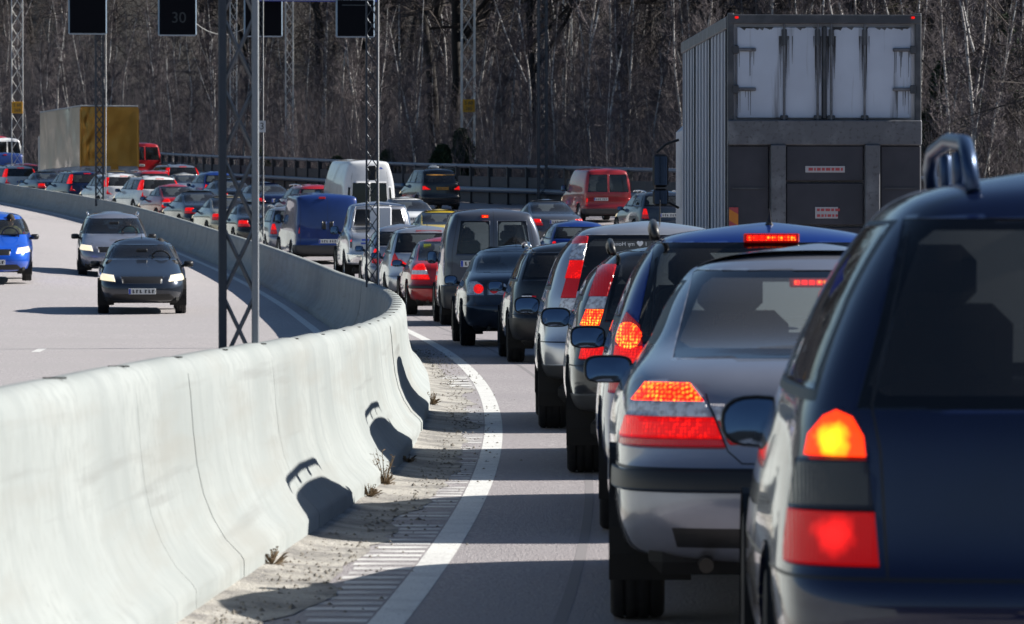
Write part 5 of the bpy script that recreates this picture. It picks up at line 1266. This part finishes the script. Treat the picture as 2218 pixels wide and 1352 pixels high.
def tree_meshes(seed, kind):
    rr = random.Random(seed); TV, TF, CV, CF = [], [], [], []
    if kind == 'birch': H_, r0, up, spread = rr.uniform(8.5, 12.5), .075, .8, .28
    elif kind == 'sapling': H_, r0, up, spread = rr.uniform(4.5, 7), .03, .8, .3
    else: H_, r0, up, spread = rr.uniform(17, 23), .30, .45, .52
    budget = [0]
    def branch(p, d_, L_, r, depth):
        n = 4 if depth < 2 else 3; q = p; dd = d_.copy()
        for i in range(n):
            dd = (dd + Vector((rr.gauss(0, .16), rr.gauss(0, .16), rr.gauss(.04, .10) + (.05 if up > .6 else -.01)))).normalized(); q2 = q + dd * L_ / n; ra, rb_ = r * (1 - i / n * .75), r * (1 - (i + 1) / n * .75)
            seg(CV, CF, q, q2, max(ra, .006), max(rb_, .0045), 3)
            if depth < 3:
                for k in range(3 if depth == 0 else 2):
                    if rr.random() < .92:
                        ax = Vector((rr.gauss(0, 1), rr.gauss(0, 1), rr.gauss(.25, .6))).normalized(); nd = (dd * .75 + ax * .75).normalized(); branch(q.lerp(q2, rr.random()), nd, L_ * rr.uniform(.38, .6), r * .5, depth + 1)
            q = q2
    # trunk, sometimes forked
    stems = [(Vector((0, 0, 0)), Vector((rr.gauss(0, .03), rr.gauss(0, .03), 1)), H_, r0)]
    if kind == 'birch' and seed % 3 == 0: stems.append((Vector((0, 0, H_ * .45)), Vector((.35, .1, 1)).normalized(), H_ * .5, r0 * .6))
    if kind == 'oak':
        for k in range(3): stems.append((Vector((0, 0, H_ * rr.uniform(.2, .5))), Vector((rr.uniform(-.8, .8), rr.uniform(-.8, .8), 1)).normalized(), H_ * .5, r0 * .6))
    for (p, d_, L_, r) in stems:
        n = 12; q = p; dd = d_.normalized()
        for i in range(n):
            t = i / n; dd = (dd + Vector((rr.gauss(0, .045 if kind != 'oak' else .09), rr.gauss(0, .045 if kind != 'oak' else .09), .03))).normalized(); q2 = q + dd * L_ / n
            seg(TV, TF, q, q2, r * (1 - t * .85), r * (1 - (t + 1 / n) * .85), 6)
            if t > (.10 if kind != 'oak' else .25):
                nb_ = {'birch': 4, 'sapling': 3, 'oak': 3}[kind]
                for k in range(nb_):
                    a_ = rr.uniform(0, 6.28); el = rr.uniform(.2, 1.1) if kind != 'oak' else rr.uniform(-.1, .8); nd = Vector((math.cos(a_) * math.cos(el), math.sin(a_) * math.cos(el), math.sin(el)))
                    branch(q.lerp(q2, rr.random()), nd, L_ * spread * (1.1 - t) * rr.uniform(.6, 1.1) * (.55 if kind != 'oak' else .8), r * .30, 1 if kind != 'oak' else 1)
            q = q2
    bark = birchbark if kind != 'oak' else darkbark; tw = twig if kind != 'oak' else browntwig
    return mesh_from('trunk', TV, TF, [bark], smooth=True), mesh_from('crown', CV, CF, [tw])
TREES = {'birch': [tree_meshes(i, 'birch') for i in range(6)], 'sapling': [tree_meshes(20 + i, 'sapling') for i in range(4)], 'oak': [tree_meshes(40 + i, 'oak') for i in range(5)]}
def bush_mesh(seed, h, m=greenleaf):
    rr = random.Random(seed); V, F, TV, TF = [], [], [], []
    seg(TV, TF, Vector((0, 0, 0)), Vector((0, 0, h)), .06, .015, 5)
    for k in range(7000):
        z = h * rr.random() ** .8; a_ = rr.uniform(0, 6.28); cl = .75 + .35 * math.sin(a_ * 3 + z * 4 + seed); rad = (h * .42) * (1 - z / h * .85) * cl * rr.random() ** .4
        c = Vector((math.cos(a_) * rad, math.sin(a_) * rad, z)); d1 = Vector((rr.gauss(0, 1), rr.gauss(0, 1), rr.gauss(0, .7))).normalized() * .13; d2 = d1.cross(Vector((rr.gauss(0, 1), rr.gauss(0, 1), 1))).normalized() * .04
        k_ = len(V); V += [c - d1, c + d2, c + d1, c - d2]; F.append((k_, k_ + 1, k_ + 2, k_ + 3))
    return mesh_from('trunk', TV, TF, [darkbark]), mesh_from('crown', V, F, [m])
BUSH = [bush_mesh(3, 2.6), bush_mesh(5, 3.4)]
FOR = {'birch': ('bare_birch', 'bare birch with a thin white trunk among its neighbours beyond the parapet', 'bare birches beyond the parapet'),
       'sapling': ('bare_sapling', 'low bare twiggy sapling in the thicket beyond the parapet', 'bare saplings beyond the parapet'),
       'oak': ('dark_tree', 'tall dark bare tree with heavy limbs in the wood beyond the parapet', 'dark bare trees on the wooded slope')}
def tree(kind, x, y, s_=1, v_=0, label=None, crown_m=None, rz=None):
    tm, cm = TREES[kind][v_ % len(TREES[kind])]; nm, lb, gr = FOR[kind]; q_ = 1109 + x / y * 1e4
    if label is None and (abs(q_ - 38) < 24 and y < 262 or abs(q_ - 1014) < 52 and y < 240 or abs(q_ - 955) < 45 and y < 225 and kind == 'sapling'): return
    o = empty(nm, (x, y, TZ(x, y) - .15), rnd.uniform(0, 6.28) if rz is None else rz); o.scale = (s_, s_, s_); tag(o, label or lb, 'tree', gr); obj('trunk', tm, o); c_ = obj('crown', cm, o)
    if crown_m: c_.material_slots[0].link = 'OBJECT'; c_.material_slots[0].material = crown_m
    return o
rnd = random.Random(11)
def scatter(kind, n, e0, e1, s0, s1, px0=-60, px1=2290, cm=None):
    for i in range(n):
        px = px0 + (px1 - px0) * (i + rnd.random()) / n; x = (px - 1109) / 1e4 * 260
        for _ in range(3):
            y = edge_far(x) + 0; y += e0 + (e1 - e0) * (rnd.random() if _ == 0 else 0.5); x = (px - 1109) / 1e4 * y
        y = edge_far(x) + rnd.uniform(e0, e1); 
        tree(kind, x, y, rnd.uniform(s0, s1), rnd.randrange(10), crown_m=cm)
scatter('sapling', 210, 3, 70, .6, 1.25); scatter('birch', 110, 6, 70, .75, 1.2); scatter('oak', 34, 40, 110, .8, 1.15); scatter('oak', 36, 90, 190, .85, 1.25)
tree('oak', (945 - 1109) / 1e4 * 252, 252, 1.1, 1, 'darkest thick-trunked tree right of the black taxi, standing among birches')
tree('birch', (1280 - 1109) / 1e4 * 205, 208, 1.25, 0, 'forked white birch standing above the dark red van')
tree('birch', (1140 - 1109) / 1e4 * 215, 216, 1.25, 3, 'bright white forked birch right of the yellow number board')
for px in (1880, 2010, 2110, 2190): tree('oak', (px - 1109) / 1e4 * 200, 200 + (px % 7), .9, px, 'olive-twigged tree behind the large truck', olivetwig)
for i, (px, D, v_, s_) in enumerate(((958, 219, 0, 1.15), (1000, 233, 1, .8), (730, 237, 0, .9), (840, 227, 1, .8), (2060, 175, 1, 1.5), (2165, 180, 1, 1.75), (560, 258, 1, .8), (1975, 185, 0, 1.2))):
    X = (px - 1109) / 1e4 * D; o = empty('evergreen_bush', (X, D, TZ(X, D) - .2)); o.scale = (s_ * 1.2, s_ * 1.2, s_)
    tag(o, ['dark evergreen bush between the black taxi and the yellow number board', 'smaller evergreen bush at the foot of the yellow-board mast', 'low evergreen behind the white high-roof van', 'low evergreen right of the dark lattice mast', 'broad evergreen left of the darkest bush right of the truck', 'large dark evergreen at the right edge above the navy estate', 'low evergreen behind the parapet left of the number 63 mast', 'green bush just right of the large truck'][i], 'bush', 'evergreen bushes beyond the parapet')
    obj('trunk', BUSH[v_][0], o); obj('crown', BUSH[v_][1], o)
# the far wood that reads as one mass: scattered stems and brush up the slope
V, F = [], []
for i in range(26000):
    px = rnd.uniform(-150, 2370); x0 = (px - 1109) / 1e4 * 330; y = edge_far(x0) + rnd.uniform(60, 220); x = (px - 1109) / 1e4 * y; z = TZ(x, y)
    h = rnd.uniform(.3, 1) ** 1.2 * 14; p = Vector((x, y, z + rnd.uniform(0, h))); d_ = Vector((rnd.gauss(0, .6), rnd.gauss(0, .6), rnd.gauss(.5, .6))).normalized(); L_ = rnd.uniform(.8, 3.2); r = rnd.uniform(.008, .035)
    q = p + d_ * L_; seg(V, F, p, q, r, r * .5, 3)
    for k in range(2):
        a_ = p.lerp(q, rnd.random()); seg(V, F, a_, a_ + (d_ + Vector((rnd.gauss(0, .7), rnd.gauss(0, .7), rnd.gauss(0, .7)))).normalized() * L_ * .5, r * .6, r * .3, 3)
tag(obj('far_wood', mesh_from('far_wood', V, F, [browntwig])), 'tangled brown brush of the distant wooded slope', None, None, 'stuff')
# grey undergrowth of thin stems behind the parapet
V, F = [], []
for i in range(34000):
    px = rnd.uniform(-120, 2340); y = edge_far((px - 1109) / 1e4 * 250); x = (px - 1109) / 1e4 * y; off = rnd.random() ** 1.3 * 90 + 2; y = edge_far(x) + off; x = (px - 1109) / 1e4 * y
    q_ = 1109 + x / y * 1e4
    if y < edge_far(x) + 2 or (abs(q_ - 1014) < 24 and y < 239) or (abs(q_ - 958) < 48 and y < 222) or (abs(q_ - 38) < 22 and y < 262): continue
    z = TZ(x, y) - .1; h = rnd.uniform(.8, 4.2); p = Vector((x, y, z)); q = p + Vector((rnd.gauss(0, .22), rnd.gauss(0, .22), 1)) * h * .5; e2 = q + Vector((rnd.gauss(0, .35), rnd.gauss(0, .35), 1)) * h * .5
    seg(V, F, p, q, .011, .007, 3); seg(V, F, q, e2, .007, .003, 3)
tag(obj('undergrowth', mesh_from('undergrowth', V, F, [twig])), 'grey thicket of thin bare stems behind the parapet', None, None, 'stuff')
# dead grass along the wood edge
V, F = [], []
gr = mat('dead_grass', (.11, .10, .06), .95, var=[(.4, (.06, .07, .03), .45, .65)])
for i in range(16000):
    px = rnd.uniform(-100, 2300); x0 = (px - 1109) / 1e4 * 240; y = edge_far(x0) + rnd.uniform(.5, 10); x = (px - 1109) / 1e4 * y; y = edge_far(x) + rnd.uniform(.5, 10); z = TZ(x, y) - .1; h = rnd.uniform(.2, .7)
    p = Vector((x, y, z)); k = len(V); V += [p, p + Vector((.03, .02, 0)), p + Vector((rnd.gauss(0, .15), rnd.gauss(0, .15), h))]; F.append((k, k + 1, k + 2))
tag(obj('dead_grass', mesh_from('dead_grass', V, F, [gr])), 'tufted dead grass at the edge of the wood', None, None, 'stuff')
